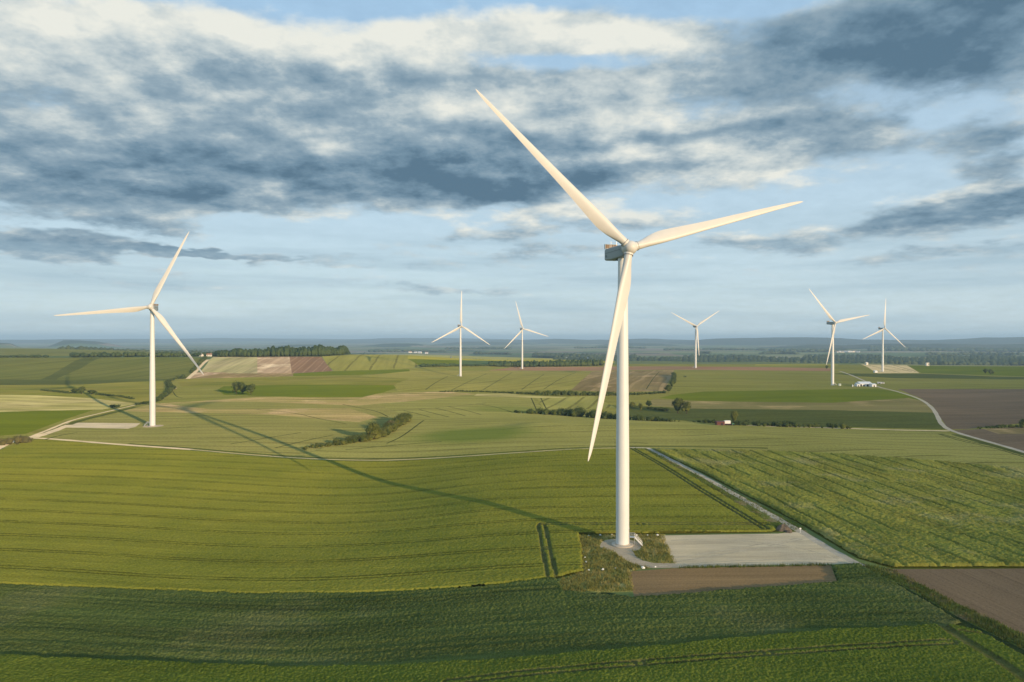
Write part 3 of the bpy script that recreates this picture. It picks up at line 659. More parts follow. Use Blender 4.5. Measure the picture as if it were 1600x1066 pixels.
# rough grass tufts round the nearest turbine and along tracks
def blades(name, spots_, n_per, hmin, hmax, wd, mat, label):
    V = []; Fs = []
    for (x, y) in spots_:
        s = .5
        for _ in range(n_per):
            a = rnd.uniform(0, 6.28); r_ = rnd.uniform(0, s); bx, by = x + math.cos(a) * r_, y + math.sin(a) * r_
            h_ = rnd.uniform(hmin, hmax); t = rnd.uniform(0, 6.28); lx, ly = rnd.uniform(-.3, .3) * h_, rnd.uniform(-.3, .3) * h_
            V.append((bx, by, h_, lx, ly, t))
    xy = np.array([(q[0], q[1]) for q in V]); Z = hgt(xy[:, 0], xy[:, 1])
    VV = []
    for (bx, by, h_, lx, ly, t), z in zip(V, Z):
        c_, s_ = math.cos(t) * wd, math.sin(t) * wd; i = len(VV)
        VV += [(bx - c_, by - s_, z - .05), (bx + c_, by + s_, z - .05), (bx + lx + c_ * .3, by + ly + s_ * .3, z + h_), (bx + lx - c_ * .3, by + ly - s_ * .3, z + h_)]
        Fs.append((i, i + 1, i + 2, i + 3))
    o = link(name, mesh_from(name, VV, Fs), mat); o['kind'] = 'stuff'; o['label'] = label; o['category'] = 'grass'
    return o
def scatter_px(poly_px, n_, avoid=()):
    P_ = unproj(poly_px); xs = [p[0] for p in P_]; ys = [p[1] for p in P_]; o = []
    while len(o) < n_:
        X = nrs.uniform(min(xs), max(xs), n_); Y = nrs.uniform(min(ys), max(ys), n_)
        ok = inpoly(X, Y, P_)
        for av in avoid: ok &= ~inpoly(X, Y, av)
        o += list(zip(X[ok], Y[ok]))
        if not ok.any(): break
    return o[:n_]
MT = (32.82, 202.44)
ring = [(MT[0] - .5 + 6.2 * math.cos(a), MT[1] - .2 + 6.3 * math.sin(a)) for a in np.linspace(0, 6.28, 40)[:-1]]
PATH = unproj([(952, 857), (962, 865), (975, 874), (990, 881), (1006, 886), (1022, 888), (1062, 887), (1054, 880.5), (1022, 880), (1004, 876), (994, 870), (988, 860)])
blades('grass', scatter_px([(901, 838), (1036, 836), (1056, 882), (985, 893), (990, 924), (880, 926), (874, 907), (913, 894)], 2600, [ring, PATH]), 6, .25, .8, .05, M['grass'],
       'rough uncut grass on the plot around the foot of the nearest turbine')
blades('grass', scatter_px([(1222, 834), (1258, 826), (1190, 792), (1100, 746), (1012, 702), (990, 700), (1100, 756)], 900, []), 5, .3, .7, .05, M['verge'],
       'tall grass verge between the wheat and the gravel track')
blades('grass', scatter_px([(1060, 887), (1300, 882.5), (1300, 884.5), (1060, 889)], 260, []), 6, .3, .8, .05, M['verge'],
       'line of grass between the gravel pad and the bare brown strip')
blades('grass', scatter_px([(1335, 880), (1394, 889.5), (1500, 945), (1600, 992), (1800, 1110), (1800, 1140), (1600, 1016), (1500, 966), (1400, 910)], 1600, []), 5, .3, .8, .05, M['verge'],
       'overgrown grass verge running beside the brown field at lower right')

# ------------------------------------------------------------ object helpers
def plain(name, c, rough=.6, spec=.4, var=.08, scale=3.0, metal=0.0, bump=0.0):
    m, T, b = make_mat(name, rough, spec)
    p = T.node('ShaderNodeTexCoord').outputs['Object']
    g = T.noise(p, scale, 4, .6); f = T.rng(g, .3, .7, 1 - var, 1 + var)
    T.put(b.inputs['Base Color'], T.mix(1.0, c, T.comb(f, f, f), 'MULTIPLY')); b.inputs['Metallic'].default_value = metal
    T.put(b.inputs['Roughness'], T.rng(g, .3, .7, rough - .06, rough + .06))
    if bump:
        bm = T.node('ShaderNodeBump'); bm.inputs['Strength'].default_value = bump; bm.inputs['Distance'].default_value = .05
        T.put(bm.inputs['Height'], g); T.l.new(bm.outputs[0], b.inputs['Normal'])
    return m
WHITE = plain('white_coating', (.60, .575, .52), .42, .4, .03, .25)
TOWERW = plain('tower_coating', (.68, .675, .64), .38, .45, .025, .15)
NACG = plain('nacelle_grey', (.30, .33, .32), .5, .4, .06, .5)
DARKM = plain('dark_metal', (.06, .065, .06), .6, .3)
RUST = plain('cooler_brown', (.20, .13, .08), .6, .3)
CONC = plain('concrete', (.46, .40, .31), .85, .2, .12, 1.5, bump=.3)
GALV = plain('galvanised_steel', (.55, .56, .55), .45, .5, .1, 4, .4)
WALLW = plain('white_sheet_wall', (.74, .73, .70), .6, .3, .06, .6)
ROOFW = plain('pale_sheet_roof', (.66, .67, .66), .5, .4, .08, .8)
DARKO = plain('dark_opening', (.03, .03, .03), .8, .1)
REDP = plain('red_paint', (.12, .035, .03), .55, .3)
GREENP = plain('green_paint', (.03, .16, .07), .45, .4)
RUBBER = plain('black_rubber', (.02, .02, .02), .8, .2)
TILE = plain('clay_tile_roof', (.26, .14, .09), .85, .1, .2, 1.0)
SLATE = plain('slate_roof', (.16, .16, .17), .7, .2, .15, 1.0)
RENDER = plain('rendered_wall', (.68, .63, .54), .8, .1, .08, 1.0)
EARTH = plain('heaped_earth', (.13, .10, .07), .95, .1, .3, 1.2, bump=.8)
BARK = plain('bark', (.09, .065, .045), .95, .05, .25, 5)
STONE = plain('white_stone', (.78, .76, .70), .8, .2, .08, 3)
GREYV = plain('grey_steel', (.30, .31, .31), .5, .4, .08, 2)

def leafm(name, c1, c2, sc_=.35):
    m, T, b = make_mat(name, .85, .08)
    p = T.node('ShaderNodeNewGeometry').outputs['Position']
    g = T.noise(p, sc_, 3, .65); g2_ = T.noise(p, sc_ * .25, 2, .5)
    c = T.mix(T.rng(T.m('ADD', g, g2_), .75, 1.25), c1, c2)
    T.put(b.inputs['Base Color'], c)
    return m
LEAF = leafm('leaves', (.045, .065, .014), (.15, .155, .035))
LEAFD = leafm('dark_leaves', (.032, .055, .015), (.11, .13, .03))
LEAFB = leafm('brownish_leaves', (.085, .085, .035), (.16, .14, .055))
LEAFW = leafm('wood_leaves', (.035, .058, .020), (.075, .10, .030), .05)
LEAFF = leafm('far_wood_leaves', (.040, .060, .026), (.085, .105, .042), .02)

class MB:
    def __init__(s): s.v = []; s.f = []
    def add(s, V, Fs, mtx=None):
        i = len(s.v)
        s.v += [tuple(mtx @ Vector(q)) if mtx is not None else tuple(q) for q in V]
        s.f += [tuple(j + i for j in f_) for f_ in Fs]; return s
    def box(s, c, d, mtx=None, taper=1.0):
        x, y, z = (q / 2 for q in d)
        V = [(c[0] + sx * x * (taper if sz > 0 else 1), c[1] + sy * y * (taper if sz > 0 else 1), c[2] + sz * z) for sz in (-1, 1) for sx, sy in ((-1, -1), (1, -1), (1, 1), (-1, 1))]
        return s.add(V, [(3, 2, 1, 0), (4, 5, 6, 7), (0, 1, 5, 4), (1, 2, 6, 5), (2, 3, 7, 6), (3, 0, 4, 7)], mtx)
    def lathe(s, prof, n_=24, mtx=None, cap=True):
        V = [(r_ * math.cos(2 * math.pi * i / n_), r_ * math.sin(2 * math.pi * i / n_), z) for r_, z in prof for i in range(n_)]
        Fs = [(j * n_ + i, j * n_ + (i + 1) % n_, (j + 1) * n_ + (i + 1) % n_, (j + 1) * n_ + i) for j in range(len(prof) - 1) for i in range(n_)]
        if cap: Fs += [tuple(range(n_))[::-1], tuple((len(prof) - 1) * n_ + i for i in range(n_))]
        return s.add(V, Fs, mtx)
    def tube(s, a, b, r_, n_=8, r2=None):
        a, b = Vector(a), Vector(b); d = b - a; q = d.to_track_quat('Z', 'Y').to_matrix().to_4x4()
        return s.lathe([(r_, 0), (r2 or r_, d.length)], n_, Matrix.Translation(a) @ q)
    def loft(s, rings, cap=True):
        n_ = len(rings[0]); V = [p for r_ in rings for p in r_]
        Fs = [(j * n_ + i, j * n_ + (i + 1) % n_, (j + 1) * n_ + (i + 1) % n_, (j + 1) * n_ + i) for j in range(len(rings) - 1) for i in range(n_)]
        if cap: Fs += [tuple(range(n_))[::-1], tuple((len(rings) - 1) * n_ + i for i in range(n_))]
        return s.add(V, Fs)
    def mesh(s, name, smooth=False, sharp=None):
        me = mesh_from(name, s.v, s.f, smooth)
        if smooth and sharp:
            me.set_sharp_from_angle(angle=R(sharp))
        return me
    def build(s, name, mat, parent=None, smooth=False, sharp=None): return link(name, s.mesh(name, smooth, sharp), mat, parent)
def empty(name, loc, rz=0, label=None, cat=None, group=None):
    o = bpy.data.objects.new(name, None); col.objects.link(o); o.location = loc; o.rotation_euler = (0, 0, rz); o.empty_display_size = 2
    tag(o, label, cat, group); return o
def tag(o, label=None, cat=None, group=None):
    if label: o['label'] = label
    if cat: o['category'] = cat
    if group: o['group'] = group
    return o
KIDS = {}
def copy_tree(o, parent=None):
    c = o.copy(); col.objects.link(c)
    if parent is not None: c.parent = parent
    for ch in [q for q in list(col.objects) if q.parent == o]: copy_tree(ch, c)
    return c

# ------------------------------------------------------------ wind turbines
HUBH, BR, TILT = 87.0, 62.3, R(6)
def blade_mesh():
    st = [(1.3, 2.3, 1.0, 0), (3.0, 2.35, .98, 0), (5.0, 2.75, .76, .10), (7.5, 3.4, .54, .17), (10.5, 3.9, .38, .2), (13.5, 3.85, .31, .2), (18, 3.45, .27, .2), (24, 2.95, .23, .2), (30, 2.55, .21, .2),
          (37, 2.25, .20, .2), (44, 1.85, .19, .2), (51, 1.45, .18, .2), (56.5, 1.12, .17, .2), (59.8, .82, .16, .2), (61.4, .5, .16, .2), (62.1, .24, .16, .2), (62.3, .08, .2, .2)]
    rings = []
    for r_, c_, th, sh in st:
        tw = R(15) * (1 - min(1, (r_ - 1) / 52)) ** 1.6 + R(1.5)
        ring = []; n_ = 24
        w_ = max(0.0, min(1.0, (1 - th) / .6))       # 0 circle .. 1 airfoil
        for i in range(n_):
            t = 2 * math.pi * i / n_
            x = math.cos(t); y = math.sin(t)
            # circle
            cx_, cy_ = x * c_ / 2, y * c_ / 2 * (th if w_ == 0 else max(th, .2))
            # airfoil: chord x from leading (+) to trailing (-)
            xc = (1 - x) / 2
            yt = 5 * th * (.2969 * math.sqrt(max(xc, 0)) - .126 * xc - .3516 * xc ** 2 + .2843 * xc ** 3 - .1036 * xc ** 4)
            ax_, ay_ = x * c_ / 2, (yt if y >= 0 else -yt) * c_
            px_ = cx_ * (1 - w_) + ax_ * w_ - sh * c_; py_ = cy_ * (1 - w_) + ay_ * w_
            ct, s_t = math.cos(tw), math.sin(tw)
            ring.append((px_ * ct + py_ * s_t, -px_ * s_t + py_ * ct - 1.6 * (max(0, r_ - 10) / 52) ** 2 * 0.0, r_))
        rings.append(ring)
    # smooth in between the stations
    fine = []
    for j in range(len(rings) - 1):
        a = rings[max(j - 1, 0)]; b = rings[j]; c_ = rings[j + 1]; d = rings[min(j + 2, len(rings) - 1)]
        for kk in range(3):
            t = kk / 3
            z = b[0][2] + (c_[0][2] - b[0][2]) * t
            za, zb, zc, zd = a[0][2], b[0][2], c_[0][2], d[0][2]
            rr = []
            for p0, p1, p2, p3 in zip(a, b, c_, d):
                q = []
                for ax in (0, 1):
                    m1 = (p2[ax] - p0[ax]) / (zc - za) if zc > za else 0
                    m2 = (p3[ax] - p1[ax]) / (zd - zb) if zd > zb else 0
                    L_ = zc - zb
                    q.append((2 * t ** 3 - 3 * t ** 2 + 1) * p1[ax] + (t ** 3 - 2 * t ** 2 + t) * L_ * m1 + (-2 * t ** 3 + 3 * t ** 2) * p2[ax] + (t ** 3 - t ** 2) * L_ * m2)
                rr.append((q[0], q[1], z))
            fine.append(rr)
    fine.append(rings[-1])
    return MB().loft(fine).mesh('blade', True, 60)
BLADE = blade_mesh(); BLADE.materials.append(WHITE)
def rounded_box_rings(sections, n_=6):
    """sections along Y: (y, half width, z bottom, z top, corner radius)"""
    rings = []
    for y, hw, zb, zt, r_ in sections:
        ring = []
        for cx_, cz_, a0 in ((hw - r_, zt - r_, 0), (-hw + r_, zt - r_, 90), (-hw + r_, zb + r_, 180), (hw - r_, zb + r_, 270)):
            for i in range(n_ + 1):
                a = R(a0 + 90 * i / n_); ring.append((cx_ + r_ * math.cos(a), y, cz_ + r_ * math.sin(a)))
        rings.append(ring)
    return rings
# nacelle frame: +Y is downwind, origin at the top of the tower axis (yaw bearing), rotor at -Y
NAC = MB().loft(rounded_box_rings([(-3.0, 1.25, .35, 3.0, .6), (-2.4, 1.65, .1, 3.5, .6), (-1.0, 1.9, 0.0, 3.75, .5), (4.5, 1.95, -.05, 3.8, .45), (9.0, 1.9, .25, 3.8, .45), (9.6, 1.75, .4, 3.65, .4)]), True).mesh('nacelle', True, 35)
NAC.materials.append(NACG)
_s = MB().box((1.97, 3.2, 2.35), (.03, 11.0, .07)).box((-1.97, 3.2, 2.35), (.03, 11.0, .07)).box((1.97, 8.0, 1.5), (.03, .5, .7)).box((-1.97, 8.0, 1.5), (.03, .5, .7)).box((0, 1, -.25), (2.6, 2.6, .5))
SEAM = _s.mesh('seam'); SEAM.materials.append(DARKM)
_c = MB()
for sx in (-1.35, 0, 1.35): _c.box((sx, 8.7, 4.5), (1.18, .5, 1.2))
COOL = _c.mesh('cooler'); COOL.materials.append(RUST)
_c = MB()
for sx in (-2.0, -.68, .68, 2.0): _c.box((sx, 8.7, 4.45), (.12, .7, 1.45))
_c.box((0, 8.7, 5.2), (4.12, .72, .12)).box((0, 8.7, 3.95), (4.1, .7, .14))
CFRAME = _c.mesh('cooler_frame'); CFRAME.materials.append(NACG)
_c = MB().tube((-.9, 6.6, 3.7), (-.9, 6.6, 5.9), .05, 6).tube((.9, 6.6, 3.7), (.9, 6.6, 5.9), .05, 6).tube((-.9, 6.6, 5.6), (.9, 6.6, 5.6), .04, 6)
MAST = _c.mesh('mast'); MAST.materials.append(GALV)
# hub: axis along local Y (towards -Y upwind), centre at origin
_h = MB()
prof = [(1.75, 1.55), (2.0, 1.45), (2.08, .9), (2.1, .2), (2.04, -.5), (1.86, -1.1), (1.52, -1.65), (1.05, -2.05), (.55, -2.25), (.12, -2.32)]
_h.lathe([(r_, y) for r_, y in prof[::-1]], 30, Matrix.Rotation(R(90), 4, 'X').inverted())
HUBC = _h
def hub_mesh():
    m = MB(); m.v = list(HUBC.v); m.f = list(HUBC.f)
    for kk in range(3):
        t = kk * 2 * math.pi / 3; d = Vector((math.sin(t), 0, math.cos(t)))
        m.tube(tuple(d * 1.0), tuple(d * 2.3), 1.34, 22)
    return m.mesh('hub', True, 40)
HUBM = hub_mesh(); HUBM.materials.append(WHITE)
COLLAR = MB().tube((0, 0, 2.18), (0, 0, 2.30), 1.40, 22).mesh('root_collar', True, 40); COLLAR.materials.append(GREYV)
def tower_mesh():
    prof = []
    for j in range(33):
        z = j / 32 * 85.2; r_ = 1.95 + (1.38 - 1.95) * (max(0, z - 25) / 60.2) ** 1.1
        prof.append((r_, z))
    m = MB().lathe(prof, 48)
    for zf in (.25, 22.5, 45.0, 66.0):
        r_ = 1.95 + (1.38 - 1.95) * (max(0, zf - 25) / 60.2) ** 1.1
        m.lathe([(r_ - .02, zf - .09), (r_ + .018, zf - .07), (r_ + .018, zf + .07), (r_ - .02, zf + .09)], 48, cap=False)
    return m.mesh('tower', True, 40)
TOWER = tower_mesh(); TOWER.materials.append(TOWERW)
FOUND = MB().lathe([(3.25, -1.0), (3.25, .22), (3.1, .3), (2.25, .34), (2.2, .5), (2.0, .52)], 40).mesh('foundation', True, 30); FOUND.materials.append(CONC)
DOOR = MB().box((1.9, 0, 3.7), (.2, .95, 2.2)).box((1.96, 0, 4.95), (.3, 1.2, .12)).mesh('door'); DOOR.materials.append(GREYV)
def stair_mesh():
    m = MB(); m.box((2.75, 0, 2.5), (1.7, 1.3, .10))
    for sy in (-.62, .62):
        for x in (2.05, 3.5): m.tube((x, sy, .2), (x, sy, 3.6), .045, 6)
        m.tube((2.05, sy, 3.6), (3.5, sy, 3.6), .04, 6).tube((2.05, sy, 3.1), (3.5, sy, 3.1), .03, 6)
        m.tube((3.55, sy, 2.5), (5.9, sy, .15), .09, 6)
        m.tube((3.5, sy, 3.6), (5.8, sy, 1.25), .04, 6).tube((3.5, sy, 3.1), (5.8, sy, .75), .03, 6)
        for q in range(1, 5): m.tube((3.5 + q * .575, sy, 2.55 - q * .58), (3.5 + q * .575, sy, 3.6 - q * .58), .03, 6)
    for q in range(11): m.box((3.7 + q * .2, 0, 2.3 - q * .2), (.26, 1.2, .05))
    return m.mesh('staircase')
STAIR = stair_mesh(); STAIR.materials.append(GALV)
def turbine(x, y, psi, phi, rz, label, proto=None):
    z = h1(x, y)
    if proto is None:
        root = empty('wind_turbine', (x, y, z), 0)
        link('foundation', FOUND, None, root)
        tw = link('tower', TOWER, None, root)
        dr = link('door', DOOR, None, tw); st = link('staircase', STAIR, None, tw)
        nc = link('nacelle', NAC, None, root)
        for nm, me in (('seam', SEAM), ('cooler', COOL), ('cooler_frame', CFRAME), ('mast', MAST)): link(nm, me, None, nc)
        hb = link('hub', HUBM, None, root); 
        for kk in range(3): link('root_collar', COLLAR, None, hb).rotation_euler = (0, kk * 2 * math.pi / 3, 0)
        for kk in range(3): link('blade', BLADE, None, root)
    else:
        root = copy_tree(proto); root.location = (x, y, z)
    tag(root, label, 'wind turbine', 'wind turbines standing in the fields')
    ch = [o for o in col.objects if o.parent == root]
    nm = lambda s: [o for o in ch if o.name.split('.')[0] == s]
    nm('tower')[0].rotation_euler = (0, 0, rz)
    nc = nm('nacelle')[0]; nc.location = (0, 0, HUBH - 2.0); nc.rotation_euler = (0, 0, psi)
    a = Vector((math.sin(psi) * math.cos(TILT), -math.cos(psi) * math.cos(TILT), math.sin(TILT)))
    s = Vector((math.cos(psi), math.sin(psi), 0)); u = a.cross(s)
    if u.z < 0: u = -u
    hubp = Vector((0, 0, HUBH)) + a * 5.0
    def frame(t):
        d = u * math.cos(t) + s * math.sin(t); e = -u * math.sin(t) + s * math.cos(t); yy = -a
        mt = Matrix((e, yy, d)).transposed().to_4x4(); mt.translation = hubp; return mt
    nm('hub')[0].matrix_local = frame(phi)
    for kk, b in enumerate(nm('blade')): b.matrix_local = frame(phi + kk * 2 * math.pi / 3)
    return root
T1 = turbine(32.821, 202.436, .262, -2.892, R(-12), 'nearest and largest wind turbine, standing beside the gravel pad with one blade crossing its tower')
TURB = [(-264.49, 501.983, .245, -1.68, R(188), 'wind turbine far left whose blades point left, up right and down right'),
        (-89.61, 1187.1, .425, .046, R(170), 'small wind turbine left of centre in a pale green field, one blade straight up'),
        (22.32, 1490.2, .358, -2.336, R(170), 'small wind turbine at the left end of the reddish earth strip, tallest blade leaning left'),
        (384.71, 1429.87, .158, -1.086, R(170), 'small wind turbine on the reddish earth strip with two blades raised in a V'),
        (448.11, 954.11, .301, 1.387, R(0), 'wind turbine next to the long white farm sheds on the right'),
        (747.92, 1377.16, .294, 2.248, R(180), 'small wind turbine by the sandy field, furthest right, one blade straight up')]
for a_ in TURB: turbine(*a_, proto=T1)

# ------------------------------------------------------------ trees, bushes and hedges
def ico(n_sub=1):
    import bmesh
    bm = bmesh.new(); bmesh.ops.create_icosphere(bm, subdivisions=n_sub, radius=1)
    V = np.array([v_.co[:] for v_ in bm.verts]); Fs = [[q.index for q in f_.verts] for f_ in bm.faces]; bm.free(); return V, np.array(Fs)
ICO1, ICO2 = ico(1), ico(2)
def leafcloud(lobes, dens, leaf, core=.86, seed=0):
    """lobes: (x, y, z, rx, ry, rz); leaves as small quads over the lobes plus a lumpy core"""
    rs = np.random.RandomState(seed); VV = []; FF = []; base_ = 0
    for (x, y, z, rx, ry, rz) in lobes:
        V, Fs = ICO2 if min(rx, rz) / leaf > 3 else ICO1
        k_ = 1 + rs.uniform(-.22, .10, len(V))
        P_ = V * k_[:, None] * np.array([rx, ry, rz]) * core * .95 + np.array([x, y, z])
        VV.append(P_); FF += [list(q + base_) for q in Fs]; base_ += len(P_)
        n_ = int(dens * 4 * math.pi * ((rx * ry + rx * rz + ry * rz) / 3)) + 4
        d = rs.normal(size=(n_, 3)); d /= np.linalg.norm(d, axis=1)[:, None]
        d[:, 2] = np.abs(d[:, 2]) * .9 + d[:, 2] * .1
        rad = rs.uniform(.72, 1.28, n_)[:, None]
        C_ = d * rad * np.array([rx, ry, rz]) + np.array([x, y, z])
        nrm = d + rs.normal(size=(n_, 3)) * .55; nrm /= np.linalg.norm(nrm, axis=1)[:, None]
        t1 = np.cross(nrm, rs.normal(size=(n_, 3))); t1 /= np.linalg.norm(t1, axis=1)[:, None]; t2 = np.cross(nrm, t1)
        sz = (leaf * rs.uniform(.55, 1.3, n_))[:, None]
        Q = np.stack([C_ - t1 * sz * .5, C_ + t2 * sz * .38, C_ + t1 * sz * .55, C_ - t2 * sz * .4], 1).reshape(-1, 3)
        VV.append(Q); FF += [[base_ + 4 * i, base_ + 4 * i + 1, base_ + 4 * i + 2, base_ + 4 * i + 3] for i in range(n_)]; base_ += len(Q)
    return np.concatenate(VV), FF
def crown_mesh(h, w_, seed, leaf, dens):
    rs = random.Random(seed); lobes = []
    lobes.append((0, 0, h * .50, w_ * .36, w_ * .36, h * .42))
    for i in range(9):
        a = i * 2.4 + rs.uniform(-.4, .4); r_ = w_ * rs.uniform(.16, .36); z = h * rs.uniform(.20, .84); q = w_ * rs.uniform(.14, .24)
        if z > h * .7: r_ *= .6
        lobes.append((r_ * math.cos(a), r_ * math.sin(a), z, q, q, q * rs.uniform(.8, 1.05)))
    V, Fs = leafcloud(lobes, dens, leaf, .84, seed)
    return mesh_from('crown', V, Fs)
def trunk_mesh(h, w_, seed):
    rs = random.Random(seed); m = MB(); r0 = h * .028
    m.tube((0, 0, -.4), (0, 0, h * .35), r0, 8, r0 * .75).tube((0, 0, h * .35), (0, 0, h * .75), r0 * .75, 8, r0 * .3)
    for i in range(5):
        a = i * 1.3 + rs.uniform(0, .5); z = h * (.22 + .08 * i)
        m.tube((0, 0, z), (math.cos(a) * w_ * .3, math.sin(a) * w_ * .3, z + h * .2), r0 * .45, 6, r0 * .15)
    return m.mesh('trunk', True)
CR = [(crown_mesh(10, 9, 3 + i, .55, 2.6), trunk_mesh(10, 9, i)) for i in range(4)]
def tree(px, py, hpx, wpx=None, variant=0, mat=None, label='', group=None, cat='tree', dD=0):
    p = U(px, py); p2 = Vector((p.x, p.y + dD)); p = Vector((p2.x, p2.y, h1(*p2)))
    hm = hpx / F * p.y; wm = (wpx or hpx * .85) / F * p.y
    root = empty('tree', p, rnd.uniform(0, 6.28), label, cat, group)
    cm, tm = CR[variant % 4]
    key = (variant % 4, (mat or LEAF).name)
    if key not in KIDS:
        c2 = cm.copy(); c2.materials.clear(); c2.materials.append(mat or LEAF); KIDS[key] = c2
    link('crown', KIDS[key], None, root)
    if not tm.materials: tm.materials.append(BARK)
    link('trunk', tm, None, root)
    root.scale = (wm / 9, wm / 9, hm / 10)
    return root
def bush(px, py, hpx, wpx, mat, label, seed=1):
    p = U(px, py); h = hpx / F * p.y; w_ = wpx / F * p.y; rs = random.Random(seed)
    lobes = [(rs.uniform(-.4, .4) * w_, rs.uniform(-.3, .3) * w_, h * rs.uniform(.25, .5), w_ * .22, w_ * .22, h * rs.uniform(.35, .55)) for _ in range(7)]
    V, Fs = leafcloud(lobes, 3.0, .5 * max(1, p.y / 500), .85, seed)
    o = link('bush', mesh_from('bush', V, Fs), mat); o.location = p; return tag(o, label, 'bush')
def hedge(pts, hts, width, mat, label, seed=1, name='hedge', cat='hedge', gap=0.0):
    """pts photo positions of the foot, hts heights in photo pixels at those positions"""
    W_ = [Vector((x, y)) for x, y in unproj(pts)]; rs = random.Random(seed); lobes = []
    o0 = W_[0]; z0 = h1(*o0)
    dist = sum((a.length for a in W_)) / len(W_); leaf = .42 * max(1, dist / 420)
    for i in range(len(W_) - 1):
        a, b = W_[i], W_[i + 1]; L_ = (b - a).length; ha, hb = hts[i] / F * a.y, hts[i + 1] / F * b.y
        t = 0.0
        while t < L_:
            h_ = (ha + (hb - ha) * t / L_) * rs.uniform(.6, 1.15); c_ = a.lerp(b, t / L_)
            if not (gap and rs.random() < gap):
                ox, oy = rs.uniform(-.5, .5) * width, rs.uniform(-.5, .5) * width
                r_ = max(.7, min(h_ * .55, width * .7)) * rs.uniform(.8, 1.15)
                lobes.append((c_.x + ox - o0.x, c_.y + oy - o0.y, None, r_, r_, h_ * .56))
            t += max(1.0, h_ * .42)
    Z = hgt(np.array([l[0] + o0.x for l in lobes]), np.array([l[1] + o0.y for l in lobes])) - z0
    lobes = [(l[0], l[1], z + l[5] * .72, l[3], l[4], l[5]) for l, z in zip(lobes, Z)]
    V, Fs = leafcloud(lobes, 1.5 / max(leaf, .4) ** 2 * .55, leaf, .88, seed)
    o = link(name, mesh_from(name, V, Fs), mat); o.location = (o0.x, o0.y, z0); return tag(o, label, cat)

hedge([(472, 703), (500, 698), (525, 695), (552, 692), (572, 689), (596, 683), (612, 674), (626, 664), (637, 657)], [3, 6, 8, 12, 14, 12, 14, 15, 12], 5, LEAF, 'curved bushy hedge in the pale wheat, left of centre, with a big tree in it', 5)
tree(584, 687, 29, 27, 0, LEAF, 'big round tree standing in the curved hedge left of centre')
tree(609, 673, 17, 16, 1, LEAFB, 'brownish tree in the curved hedge, right of the big round tree')
tree(633, 659, 13, 12, 2, LEAF, 'small tree at the upper right end of the curved hedge')
for i, (x, y, h_, w_, t_) in enumerate([(369, 616, 21, 18, 'left tree of the small clump in the vivid green field left of centre'), (379, 616, 19, 16, 'middle tree of the small clump in the vivid green field left of centre'), (392, 617, 17, 18, 'right tree of the small clump in the vivid green field left of centre')]):
    tree(x, y, h_, w_, i, LEAFD, t_, 'clump of trees in the green field')
hedge([(65, 610), (90, 613), (110, 615)], [2, 3, 3], 5, LEAFD, 'low dark hedge in the green meadow at left, west of the round bushes', 8)
for i, (x, y, h_, w_, t_) in enumerate([(116, 615, 8, 12, 'small round tree left of the tallest one in the meadow row at far left'), (127, 616, 12, 15, 'tallest tree of the short row in the meadow at far left'), (143, 616.5, 7, 16, 'low spreading tree at the right end of the meadow row at far left')]):
    tree(x, y, h_, w_, i + 1, LEAFD, t_, 'short row of trees in the left meadow')
hedge([(152, 617), (175, 619), (195, 621), (208, 624)], [3, 3, 2.5, 2], 4, LEAFD, 'thin low hedge between the left meadow and the straw coloured field', 9)
hedge([(214, 633), (228, 631), (244, 628), (254, 622), (262, 616), (268, 609), (264, 602), (262, 597), (270, 594)], [3, 4, 5, 6, 6, 6, 4, 4, 3], 5, LEAFD, 'ragged strip of bushes climbing the gully behind the left turbine tower', 10, gap=.15)
hedge([(274, 592.5), (282, 592), (290, 591.5)], [5, 6, 3], 6, LEAFD, 'dark clump of bushes at the foot of the ploughed hill, beside the track', 11)
hedge([(299, 583), (305, 576), (313, 567), (322, 560)], [4, 3, 3, 4], 5, LEAFD, 'thin line of bushes along the left edge of the ploughed hill', 12, gap=.3)
bush(30, 694, 15, 26, LEAFB, 'dark bush at the fork of the chalk tracks on the far left', 2)
bush(6, 695, 10, 22, LEAFB, 'brownish bush at the left edge beside the chalk track', 3)
bush(180, 637, 5, 14, LEAFD, 'small dark bush beside the chalk track under the straw coloured field', 4)
hedge([(688, 613), (720, 612), (760, 613), (800, 615), (838, 617)], [2, 2.5, 2.5, 3, 4], 5, LEAFD, 'long low hedge above the pale sandy strip in the middle of the picture', 14)
hedge([(842, 617.5), (870, 618), (895, 618), (925, 618), (955, 618), (985, 617.5), (1015, 616), (1040, 614)], [6, 8, 7, 6, 6, 4, 3, 4], 7, LEAFD, 'taller dark hedge at the foot of the brown stubble field behind the big tower', 15)
tree(1044, 613.5, 13, 12, 0, LEAFD, 'lower tree at the right corner of the brown stubble field')
tree(1050, 606, 12, 9, 1, LEAFD, 'upper tree at the right corner of the brown stubble field')
hedge([(1052, 600), (1053, 592), (1053.5, 586)], [4, 4, 5], 4, LEAFD, 'short line of bushes up the right edge of the brown stubble field', 16, gap=.2)
hedge([(802, 645), (830, 646), (850, 647.5), (880, 649.5), (905, 651.5), (930, 653), (960, 655), (1000, 657), (1030, 658.5), (1060, 659)], [3, 6, 9, 12, 14, 12, 11, 9, 6, 3], 9, LEAFD, 'thick dark hedge behind the pale wheat, passing behind the big tower', 17)
tree(988, 639, 11, 12, 2, LEAF, 'small tree left of the pair near the big tower, in rough ground')
tree(1001, 643, 13, 8, 3, LEAF, 'slender pale green tree right of the big tower in rough ground')
tree(1014, 637, 12, 11, 0, LEAFD, 'dark tree between the big tower and the tall pair of trees')
hedge([(1012, 639), (1030, 641), (1046, 643)], [4, 5, 5], 6, LEAFD, 'dark hedge joining the small trees to the tall pair right of the big tower', 18)
tree(1059, 646, 25, 22, 1, LEAF, 'tallest tree right of the big tower, left one of the pair')
tree(1073, 647, 20, 18, 2, LEAF, 'right one of the pair of tall trees right of the big tower')
